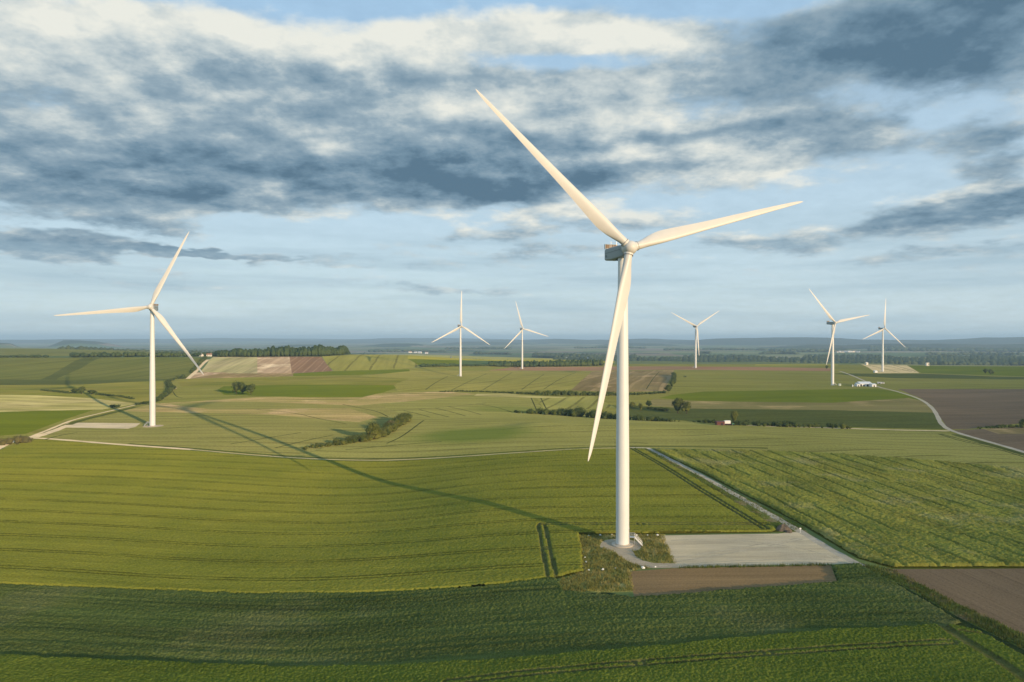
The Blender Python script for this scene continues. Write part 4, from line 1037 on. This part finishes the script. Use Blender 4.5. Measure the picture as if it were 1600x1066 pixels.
hedge([(1082, 659.5), (1096, 660.5), (1110, 661), (1122, 661.5)], [2, 4, 7, 7], 6, LEAFD, 'dark bushes left of the red shed at the end of the chalk track', 19)
tree(1147, 663, 22, 14, 3, LEAF, 'lone tree standing behind the white trailer at the end of the chalk track')
hedge([(1136, 663), (1150, 664), (1175, 665), (1200, 666), (1230, 667), (1265, 668), (1290, 668.5)], [6, 7, 8, 8, 9, 7, 5], 7, LEAFD, 'long dark hedge along the chalk track on the right', 20)
hedge([(1297, 668.5), (1308, 669), (1325, 670)], [5, 10, 7], 8, LEAFD, 'rounded bushes at the right end of the hedge along the chalk track', 21)
hedge([(1532, 670), (1550, 669), (1575, 668.5), (1600, 668), (1640, 668)], [2, 4, 5, 5, 5], 6, LEAFD, 'hedge between the two brown soil fields at the right edge', 22)
tree(1600, 667, 13, 14, 0, LEAFD, 'dark tree on the right edge above the hedge between the soil fields')
tree(1540, 584, 8, 8, 1, LEAFD, 'left tree of the small pair on the far green field at right', 'pair of trees on the far green field')
tree(1548, 586, 9, 9, 2, LEAFD, 'right tree of the small pair on the far green field at right', 'pair of trees on the far green field')
tree(1292, 577.5, 7, 5, 1, LEAFD, 'small tree beyond the turbine with the white sheds, beside the end of the road')
for x in (1069, 1071.5): tree(x, 590.5, 3.4, 2.6, 3, LEAFD, 'one of two tiny trees in the pale green field under the V bladed turbine', 'two tiny trees in the pale green field')

def wood(front, depth, spacing, hm, mat, label, seed, rad=None, far=False, sub=1, name='wood', prof=None):
    """mass of trees behind a front line given as photo positions (or world points when far)"""
    rs = np.random.RandomState(seed)
    W_ = front if far else unproj(front)
    pts_ = []; tt = []
    for si, (a, b) in enumerate(zip(W_, W_[1:])):
        L_ = math.hypot(b[0] - a[0], b[1] - a[1]); n_ = max(1, int(L_ / spacing))
        for i in range(n_):
            t = (i + rs.uniform(-.4, .4)) / n_; bx, by = a[0] + (b[0] - a[0]) * t, a[1] + (b[1] - a[1]) * t
            rr_ = math.hypot(bx, by); ux, uy = bx / rr_, by / rr_
            d = rs.uniform(0, spacing * .5)
            while d < depth * (0.75 + .25 * math.sin(i * .13 + seed)):
                pts_.append((bx + ux * d + rs.uniform(-.3, .3) * spacing, by + uy * d + rs.uniform(-.3, .3) * spacing)); tt.append((si + t) / (len(W_) - 1)); d += spacing * rs.uniform(.8, 1.2)
    P_ = np.array(pts_); Z = hgt(P_[:, 0], P_[:, 1])
    n_ = len(P_); r_ = (rad or spacing * .75) * rs.uniform(.7, 1.25, n_); hh = hm * rs.uniform(.72, 1.12, n_) * (1 + .18 * np.sin(P_[:, 0] / 90 + P_[:, 1] / 130))
    if prof: hh = hh * prof(np.array(tt))
    V, Fs = ICO2 if sub == 2 else ICO1
    nv = len(V)
    K_ = 1 + rs.uniform(-.28, .22, (n_, nv))
    A_ = V[None] * K_[:, :, None] * np.stack([r_, r_, hh * .5], 1)[:, None, :] + np.stack([P_[:, 0], P_[:, 1], Z + hh * .5], 1)[:, None, :]
    FF = (Fs[None] + (np.arange(n_) * nv)[:, None, None]).reshape(-1, 3)
    me = bpy.data.meshes.new(name); me.vertices.add(n_ * nv); me.vertices.foreach_set('co', A_.astype(np.float32).ravel())
    me.loops.add(len(FF) * 3); me.loops.foreach_set('vertex_index', FF.astype(np.int32).ravel())
    me.polygons.add(len(FF)); me.polygons.foreach_set('loop_start', np.arange(len(FF), dtype=np.int32) * 3); me.polygons.foreach_set('loop_total', np.full(len(FF), 3, np.int32))
    me.update(); o = link(name, me, mat); o['kind'] = 'stuff'; o['label'] = label; o['category'] = 'woodland'; return o
def wp(px, D): return ((px - 800) / F * D, D)
wood([(338, 557), (345, 558), (400, 558), (450, 557.5), (500, 557), (535, 555), (570, 553.5)], 190, 5.5, 14.5, LEAFW, 'dark wood crowning the ploughed hill left of centre', 41, sub=2, prof=lambda t: (.55 + .55 * np.sin(np.clip(t, 0, 1) * 3.1) ** .8) * (1 + .14 * np.sin(t * 31) + .10 * np.sin(t * 77 + 1)))
wood([(322, 556), (332, 556), (340, 557)], 60, 8, 8, LEAFW, 'low trees by the orange roofed house at the left end of the hilltop wood', 42, sub=2)
wood([(662, 573.5), (700, 573), (740, 572.5), (765, 572)], 14, 6, 5, LEAFW, 'low end of the dark tree belt behind the turbine with the upright blade', 43, sub=2)
wood([(765, 572.5), (800, 573.5), (840, 573.5), (880, 573), (905, 572.5), (942, 571.5)], 40, 5.5, 11, LEAFW, 'dark tree belt between the vivid green field and the reddish earth strip', 44, sub=2)
wood([(-60, 558), (0, 559), (76, 559)], 14, 8, 6, LEAFW, 'dark tree line at the far left edge above the long green slope', 45)
wood([(112, 558.5), (160, 558.5), (240, 558), (290, 557.5), (318, 557)], 22, 8, 9, LEAFW, 'dark tree line above the long green slope behind the left turbine', 46)
wood([wp(100, 2700), wp(320, 2800), wp(480, 2900)], 500, 16, 19, LEAFF, 'blue dark woodland in the valley behind the left turbine', 47, far=True)
wood([wp(560, 2850), wp(640, 2950), wp(700, 2950), wp(760, 2800), (wp(880, 2750))], 330, 15, 19, LEAFF, 'woodland strip in the valley behind the turbine left of centre', 48, far=True)
wood([wp(870, 2750), wp(1000, 2700), wp(1200, 2700), wp(1400, 2750), wp(1600, 2750), wp(1850, 2800)], 1250, 16, 20, LEAFF, 'broad blue green woodland filling the valley on the right', 49, far=True)
wood([wp(835, 3900), wp(870, 3700), wp(930, 3650), wp(960, 3700)], 500, 18, 20, LEAFF, 'wood around the distant village left of the big tower', 50, far=True)
wood([wp(1205, 5600), wp(1300, 5500), wp(1330, 5600)], 500, 26, 20, LEAFF, 'dark wood left of the distant village on the right', 51, far=True)
wood([wp(1360, 5900), wp(1500, 5700), wp(1600, 5500), wp(1800, 5500)], 900, 30, 22, LEAFF, 'dark wooded rise under the blue ridge on the right', 52, far=True)
for i, (a, b, D, dp) in enumerate([(0, 60, 3600, 200), (60, 260, 4300, 300), (180, 420, 5200, 300), (400, 520, 4200, 200), (580, 700, 5600, 200), (700, 800, 6800, 250), (745, 800, 4700, 120), (1040, 1200, 6200, 250), (900, 1010, 7400, 250), (1190, 1250, 4700, 100), (1090, 1110, 4900, 120), (1450, 1600, 4500, 90)]):
    wood([wp(a, D), wp((a + b) / 2, D * 1.02), wp(b, D * .99)], dp, 22 if D < 5000 else 28, 18, LEAFF, 'far strip of woodland across the valley fields, %s' % ['at the left edge', 'left of the left turbine', 'behind the left turbine tower', 'above the hilltop wood', 'left of the upright bladed turbine', 'right of the upright bladed turbine, further away', 'right of the upright bladed turbine, nearer', 'behind the V bladed turbine', 'behind the big tower', 'left of the turbine with the white sheds', 'just right of the V bladed turbine', 'at the right edge'][i], 60 + i, far=True)

# ------------------------------------------------------------ buildings and small things
def gable(wd, ln, eave, ridge, over=.25):
    """length along X"""
    wall = MB(); hl, hw = ln / 2, wd / 2
    wall.add([(-hl, -hw, -.5), (hl, -hw, -.5), (hl, hw, -.5), (-hl, hw, -.5), (-hl, -hw, eave), (hl, -hw, eave), (hl, hw, eave), (-hl, hw, eave), (-hl, 0, ridge - .12), (hl, 0, ridge - .12)],
             [(3, 2, 1, 0), (0, 1, 5, 4), (2, 3, 7, 6), (1, 2, 6, 9, 5), (3, 0, 4, 8, 7), (4, 5, 9, 8), (6, 7, 8, 9)])
    roof = MB(); L2 = hl + over; k_ = (ridge - eave) / hw; W2 = hw + over; ze = eave - over * k_
    for s in (-1, 1):
        a = [(-L2, s * W2, ze), (L2, s * W2, ze), (L2, 0, ridge), (-L2, 0, ridge)]
        top = [(p[0], p[1], p[2] + .16) for p in a]
        roof.add(a + top, [(0, 1, 2, 3), (7, 6, 5, 4), (0, 4, 5, 1), (1, 5, 6, 2), (2, 6, 7, 3), (3, 7, 4, 0)])
    return wall, roof
def building(p, rz, wd, ln, eave, ridge, wm, rm, name, label, cat, group=None, doors=(), chim=False):
    root = empty(name, p, rz, label, cat, group)
    w_, r_ = gable(wd, ln, eave, ridge)
    wo = w_.build('wall', wm, root); ro = r_.build('roof', rm, root)
    for (x, dw, dh, kind) in doors:
        if kind == 'door': MB().box((x, -wd / 2 - .03, dh / 2), (dw, .08, dh)).build('door', DARKO, root)
        else: MB().box((x, -wd / 2 - .03, eave * .55), (dw, .08, dh)).build('window', DARKO, root)
    if chim: MB().box((ln * .3, 0, ridge + .4), (.7, .7, 1.6)).build('chimney', RENDER, ro)
    return root
b0 = U(1351, 604)
sc_ = b0.y / F
def bp(px, py): q = U(px, py); return q
building(bp(1349.5, 603.3), 0, 14, 19 * sc_ * 1.0, 3.6, 6.0, WALLW, ROOFW, 'farm_shed', 'long white farm shed beside the right-hand turbine, the tallest of the group', 'shed', None, [(-7, 2.4, 2.8, 'door'), (-3, 2, 2.4, 'door'), (2, 2.4, 2.8, 'door'), (6, 2, 1.2, 'window')])
building(bp(1339.5, 603.8), 0, 8, 4.5 * sc_, 2.8, 3.6, WALLW, ROOFW, 'farm_shed', 'small low white shed at the left end of the farm sheds', 'shed', None, [(0, 1.4, 2.0, 'door')])
building(bp(1363.5, 604.3), 0, 9, 6.5 * sc_, 3.2, 4.2, WALLW, ROOFW, 'farm_shed', 'low white shed at the right end of the farm sheds, nearest the road', 'shed', None, [(0, 1.6, 2.2, 'door')])
def tankv(px, py, r_, h_, mat, label, cat='tank'):
    p = U(px, py); root = empty('tank', p, 0, label, cat)
    MB().lathe([(r_, -.3), (r_, h_), (r_ * .9, h_ + .3), (r_ * .3, h_ + .7)], 20).build('body', mat, root, True, 40)
    MB().lathe([(r_ * .22, h_ + .55), (r_ * .22, h_ + 1.0)], 12).build('lid', GREYV, root, True, 40)
    return root
tankv(1332.3, 604.4, .8, 2.2, GALV, 'small pale tank standing left of the white farm sheds')
building(U(1374, 600), R(-20), 3, 5, 2.2, 2.6, GREYV, ROOFW, 'hut', 'small grey hut on the roadside behind the white farm sheds', 'hut', None, [(0, 1, 1.8, 'door')])
building(U(1379.5, 599.5), R(-20), 2.6, 4, 2.0, 2.4, WALLW, SLATE, 'hut', 'pale hut with a dark roof right of the grey roadside hut', 'hut', None, [(0, 1, 1.7, 'door')])
p = U(1312, 603); root = empty('transformer_station', p, 0, 'greenish white transformer cabinet at the foot of the turbine by the farm sheds', 'cabinet')
MB().box((0, 0, 1.3), (3.2, 2.4, 3.0)).build('housing', plain('pale_green_paint', (.42, .50, .40)), root); MB().box((0, 0, 2.9), (3.5, 2.7, .2)).build('roof', GREYV, root); MB().box((-.6, -1.23, 1.2), (1.0, .06, 2.0)).build('door', GREYV, root)
building(U(1368, 582.5), 0, 6, 5, 3.2, 4.3, WALLW, ROOFW, 'shed', 'tiny white shed left of the furthest right turbine, by the sandy field', 'shed')
building(U(1354, 570.2), R(10), 6, 5, 4.5, 6, RENDER, RENDER, 'barn', 'tiny tan building on the skyline of the sandy field', 'barn')
p = U(1449, 571.8); root = empty('water_tower', p, 0, 'pale block tower on the plateau edge in front of the valley wood', 'tower')
MB().box((0, 0, 3.2), (6.0, 5, 7.5)).build('wall', RENDER, root); MB().box((0, 0, 7.1), (6.4, 5.4, .4)).build('roof', GREYV, root); MB().box((1.8, -2.55, 3.6), (1.2, .08, 4)).build('window', DARKO, root)
building(U(327, 557), R(15), 7, 10, 3.6, 6.2, RENDER, TILE, 'farmhouse', 'house with an orange tiled roof at the left end of the hilltop wood', 'house', None, [(-2.8, 1.1, 1.3, 'window'), (0, 1.1, 2.1, 'door'), (2.8, 1.1, 1.3, 'window')], True)
building(U(314, 557), R(-25), 6, 8, 2.8, 5.0, RENDER, SLATE, 'farmhouse', 'smaller grey roofed house left of the orange roofed one', 'house', None, [(-2, 1.1, 1.3, 'window'), (2, 1.1, 2.0, 'door')], True)
# red shed, trailer and tractor
building(U(1124.7, 664.4), 0, 5, 5.6, 2.6, 3.0, REDP, REDP, 'red_shed', 'low dark red shed at the left end of the chalk track', 'shed', None, [(.9, 1.2, 1.9, 'door')])
p = U(1136.4, 664.6); root = empty('farm_trailer', p, 0, 'trailer with a white box body on a red chassis beside the red shed', 'trailer')
MB().box((0, 0, 2.45), (4.4, 2.4, 2.2)).build('box_body', WALLW, root); MB().box((0, 0, 1.1), (4.6, 2.2, .45)).tube((-2.3, 0, 1.0), (-3.2, 0, .8), .1).build('chassis', REDP, root)
WH = MB().lathe([(.2, -.18), (.52, -.2), (.58, -.12), (.58, .12), (.52, .2), (.2, .18)], 18, Matrix.Rotation(R(90), 4, 'X')).mesh('wheel', True, 40); WH.materials.append(RUBBER)
for sx in (-.9, .9):
    for sy in (-1, 1): o = link('wheel', WH, None, root); o.location = (sx, sy, .56)
p = U(1143.6, 664.8); root = empty('tractor', p, 0, 'green tractor parked right of the white bodied trailer', 'tractor')
MB().box((.9, 0, 1.15), (1.9, .9, .8), taper=.9).build('bonnet', GREENP, root)
cb = MB().box((-.55, 0, 1.1), (1.3, 1.3, .7)).box((-.55, 0, 2.55), (1.4, 1.4, .12)).build('cab', GREENP, root)
g_ = MB(); g_.box((-.55, 0, 1.97), (1.15, 1.15, 1.03), taper=.92).build('window', DARKO, cb)
MB().tube((1.2, .25, 1.5), (1.2, .25, 2.4), .05).build('exhaust', DARKM, root)
for (x, y, s) in ((-.75, .85, 1.35), (-.75, -.85, 1.35), (1.3, .75, .85), (1.3, -.75, .85)):
    o = link('wheel', WH, None, root); o.location = (x, y, .58 * s); o.scale = (s, s, s)
# parcel stacked by the shed: pale sacks
# earth heap beside the track
V, Fs = ICO2; rs = np.random.RandomState(5); hp = U(1225, 829)
def heap(px, py, rx, ry, h_, label, seed):
    n_ = 36; m_ = 14; VV = []; c_ = U(px, py); rs = np.random.RandomState(seed)
    for j in range(m_ + 1):
        t = j / m_
        for i in range(n_):
            a = 2 * math.pi * i / n_; k_ = 1 + .12 * math.sin(3 * a + seed) + .07 * math.sin(7 * a)
            VV.append((rx * t * k_ * math.cos(a), ry * t * k_ * math.sin(a), h_ * (1 - t ** 1.7) * (1 + .12 * math.sin(2 * a + t * 5)) + rs.uniform(-.07, .07) - (.4 if j == m_ else 0)))
    FF = [(j * n_ + i, (j + 1) * n_ + i, (j + 1) * n_ + (i + 1) % n_, j * n_ + (i + 1) % n_) for j in range(m_) for i in range(n_)]
    o = link('earth_heap', mesh_from('earth_heap', VV, FF, True), EARTH); o.location = c_; return tag(o, label, 'earth heap')
heap(1224, 828, 2.4, 2.6, 1.7, 'heap of brown earth at the far right corner of the gravel pad', 3)
heap(1232, 832, 1.0, 1.1, .6, 'smaller heap of earth right of the big heap by the track', 4)
p = U(1250.5, 833); root = empty('sign_post', p, 0, 'thin white post where the gravel track meets the pad', 'post')
MB().tube((0, 0, -.3), (0, 0, 1.7), .06).build('pole', WALLW, root); MB().box((0, -.08, 1.4), (.55, .05, .4)).build('sign_panel', WALLW, root)
# white marker stones and rags around the plot
SPOT = [(902, 841, 'at the far left corner of the grass plot'), (920, 839, 'left of the big tower along the far edge of the plot'), (938, 838, 'nearest to the big tower on its left along the far edge'), (956, 837.5, 'directly behind the big tower'), (995, 838, 'just right of the big tower along the far edge'), (1012, 838, 'midway between the big tower and the gravel pad'), (1027.5, 838, 'at the far left corner of the gravel pad'),
        (914, 873, 'on the left edge of the plot, the farther one of two'), (916, 880, 'on the left edge of the plot, the nearer one of two'), (920, 893, 'at the near left corner of the grass plot'), (942, 892, 'on the near edge of the plot, second from the left'), (962, 890, 'on the near edge of the plot left of the gravel path'), (1005, 889, 'large one at the corner of the brown strip'), (1024, 888, 'right of the large one along the brown strip')]
def stone_mesh(seed):
    rs = np.random.RandomState(seed); V, Fs = ICO1
    return mesh_from('marker_stone', V * (1 + rs.uniform(-.2, .2, (len(V), 1))) * np.array([.36, .28, .26]), [list(q) for q in Fs])
STM = [stone_mesh(i) for i in range(3)]
for s_ in STM: s_.materials.append(STONE)
for i, (x, y, t_) in enumerate(SPOT):
    p = U(x, y); o = link('marker_stone', STM[i % 3]); o.location = p + Vector((0, 0, .35 if i not in (12,) else .3)); o.rotation_euler = (0, 0, i)
    sz = (1.0, .8, 1.2, .7)[i % 4] * (1.5 if i == 12 else 1); o.scale = (sz,) * 3
    tag(o, 'white marker stone ' + t_, 'stone', 'white marker stones round the turbine plot')

# distant villages
def village(name_, lst, label, group):
    for i, (px, D, s) in enumerate(lst):
        x, y = wp(px, D); p = Vector((x, y, h1(x, y)))
        building(p, rnd.uniform(-.8, .8), 12 * s, rnd.uniform(16, 30) * s, 7 * s, 11 * s, (RENDER, WALLW)[i % 2], (TILE, SLATE, ROOFW)[i % 3], 'house', label, 'house', group)
village('a', [(878 + i * 5.3 + rnd.uniform(-2, 2), 3560 + rnd.uniform(-60, 60), 1.0) for i in range(17)], 'tiny pale house of the far village in the valley, just left of the big tower', 'houses of the village left of the big tower')
village('b', [(1308 + i * 2.4 + rnd.uniform(-2, 2), 5380 + rnd.uniform(-80, 80), 1.1) for i in range(14)], 'tiny pale house of the far village near the turbine with the white sheds', 'houses of the far village on the right')
village('c', [(640 + i * 9 + rnd.uniform(-3, 3), 5200 + rnd.uniform(-200, 200), 1.2) for i in range(4)], 'tiny pale building on the far plain left of the upright bladed turbine', 'pale buildings on the far plain')
village('d', [(30 + rnd.uniform(-4, 4) + i * 5, 3900 + rnd.uniform(-100, 100), 1.2) for i in range(3)], 'tiny pale building in the valley at the far left edge', 'pale buildings at the far left')
for px, D, t_ in ((526, 3900, 'long white industrial building above the hilltop wood'), (227, 4700, 'long white building on the far plain behind the left turbine'), (1088, 6600, 'long white roof on the far plain beside the V bladed turbine')):
    x, y = wp(px, D); building(Vector((x, y, h1(x, y) )), R(5), 30, 62, 9, 11, WALLW, ROOFW, 'warehouse', t_, 'warehouse')
x, y = wp(704.5, 3180); p = Vector((x, y, h1(x, y))); root = building(p, 0, 10, 22, 8, 13, RENDER, SLATE, 'church', 'small pale church with a pointed steeple left of the upright bladed turbine', 'church')
MB().box((-9, 0, 10), (6, 6, 22)).build('bell_tower', RENDER, root); MB().lathe([(4.2, 21), (.1, 33)], 4).build('spire', SLATE, root)

# ------------------------------------------------------------ haze
hz = MB().box((0, 0, (182 - 78) / 2), (96000, 96000, 182 + 78)).mesh('haze')
ho = link('haze', hz); ho['kind'] = 'stuff'
hm = bpy.data.materials.new('haze'); hm.use_nodes = True; H = NT(hm.node_tree); H.n.clear()
ov_ = H.node('ShaderNodeOutputMaterial'); pv = H.node('ShaderNodeVolumePrincipled')
pv.inputs['Color'].default_value = (.55, .79, 1.0, 1); pv.inputs['Density'].default_value = 7.0e-5; pv.inputs['Anisotropy'].default_value = 0.0
H.l.new(pv.outputs[0], ov_.inputs['Volume']); hz.materials.append(hm)
hm.volume_intersection_method = 'FAST' if False else hm.volume_intersection_method
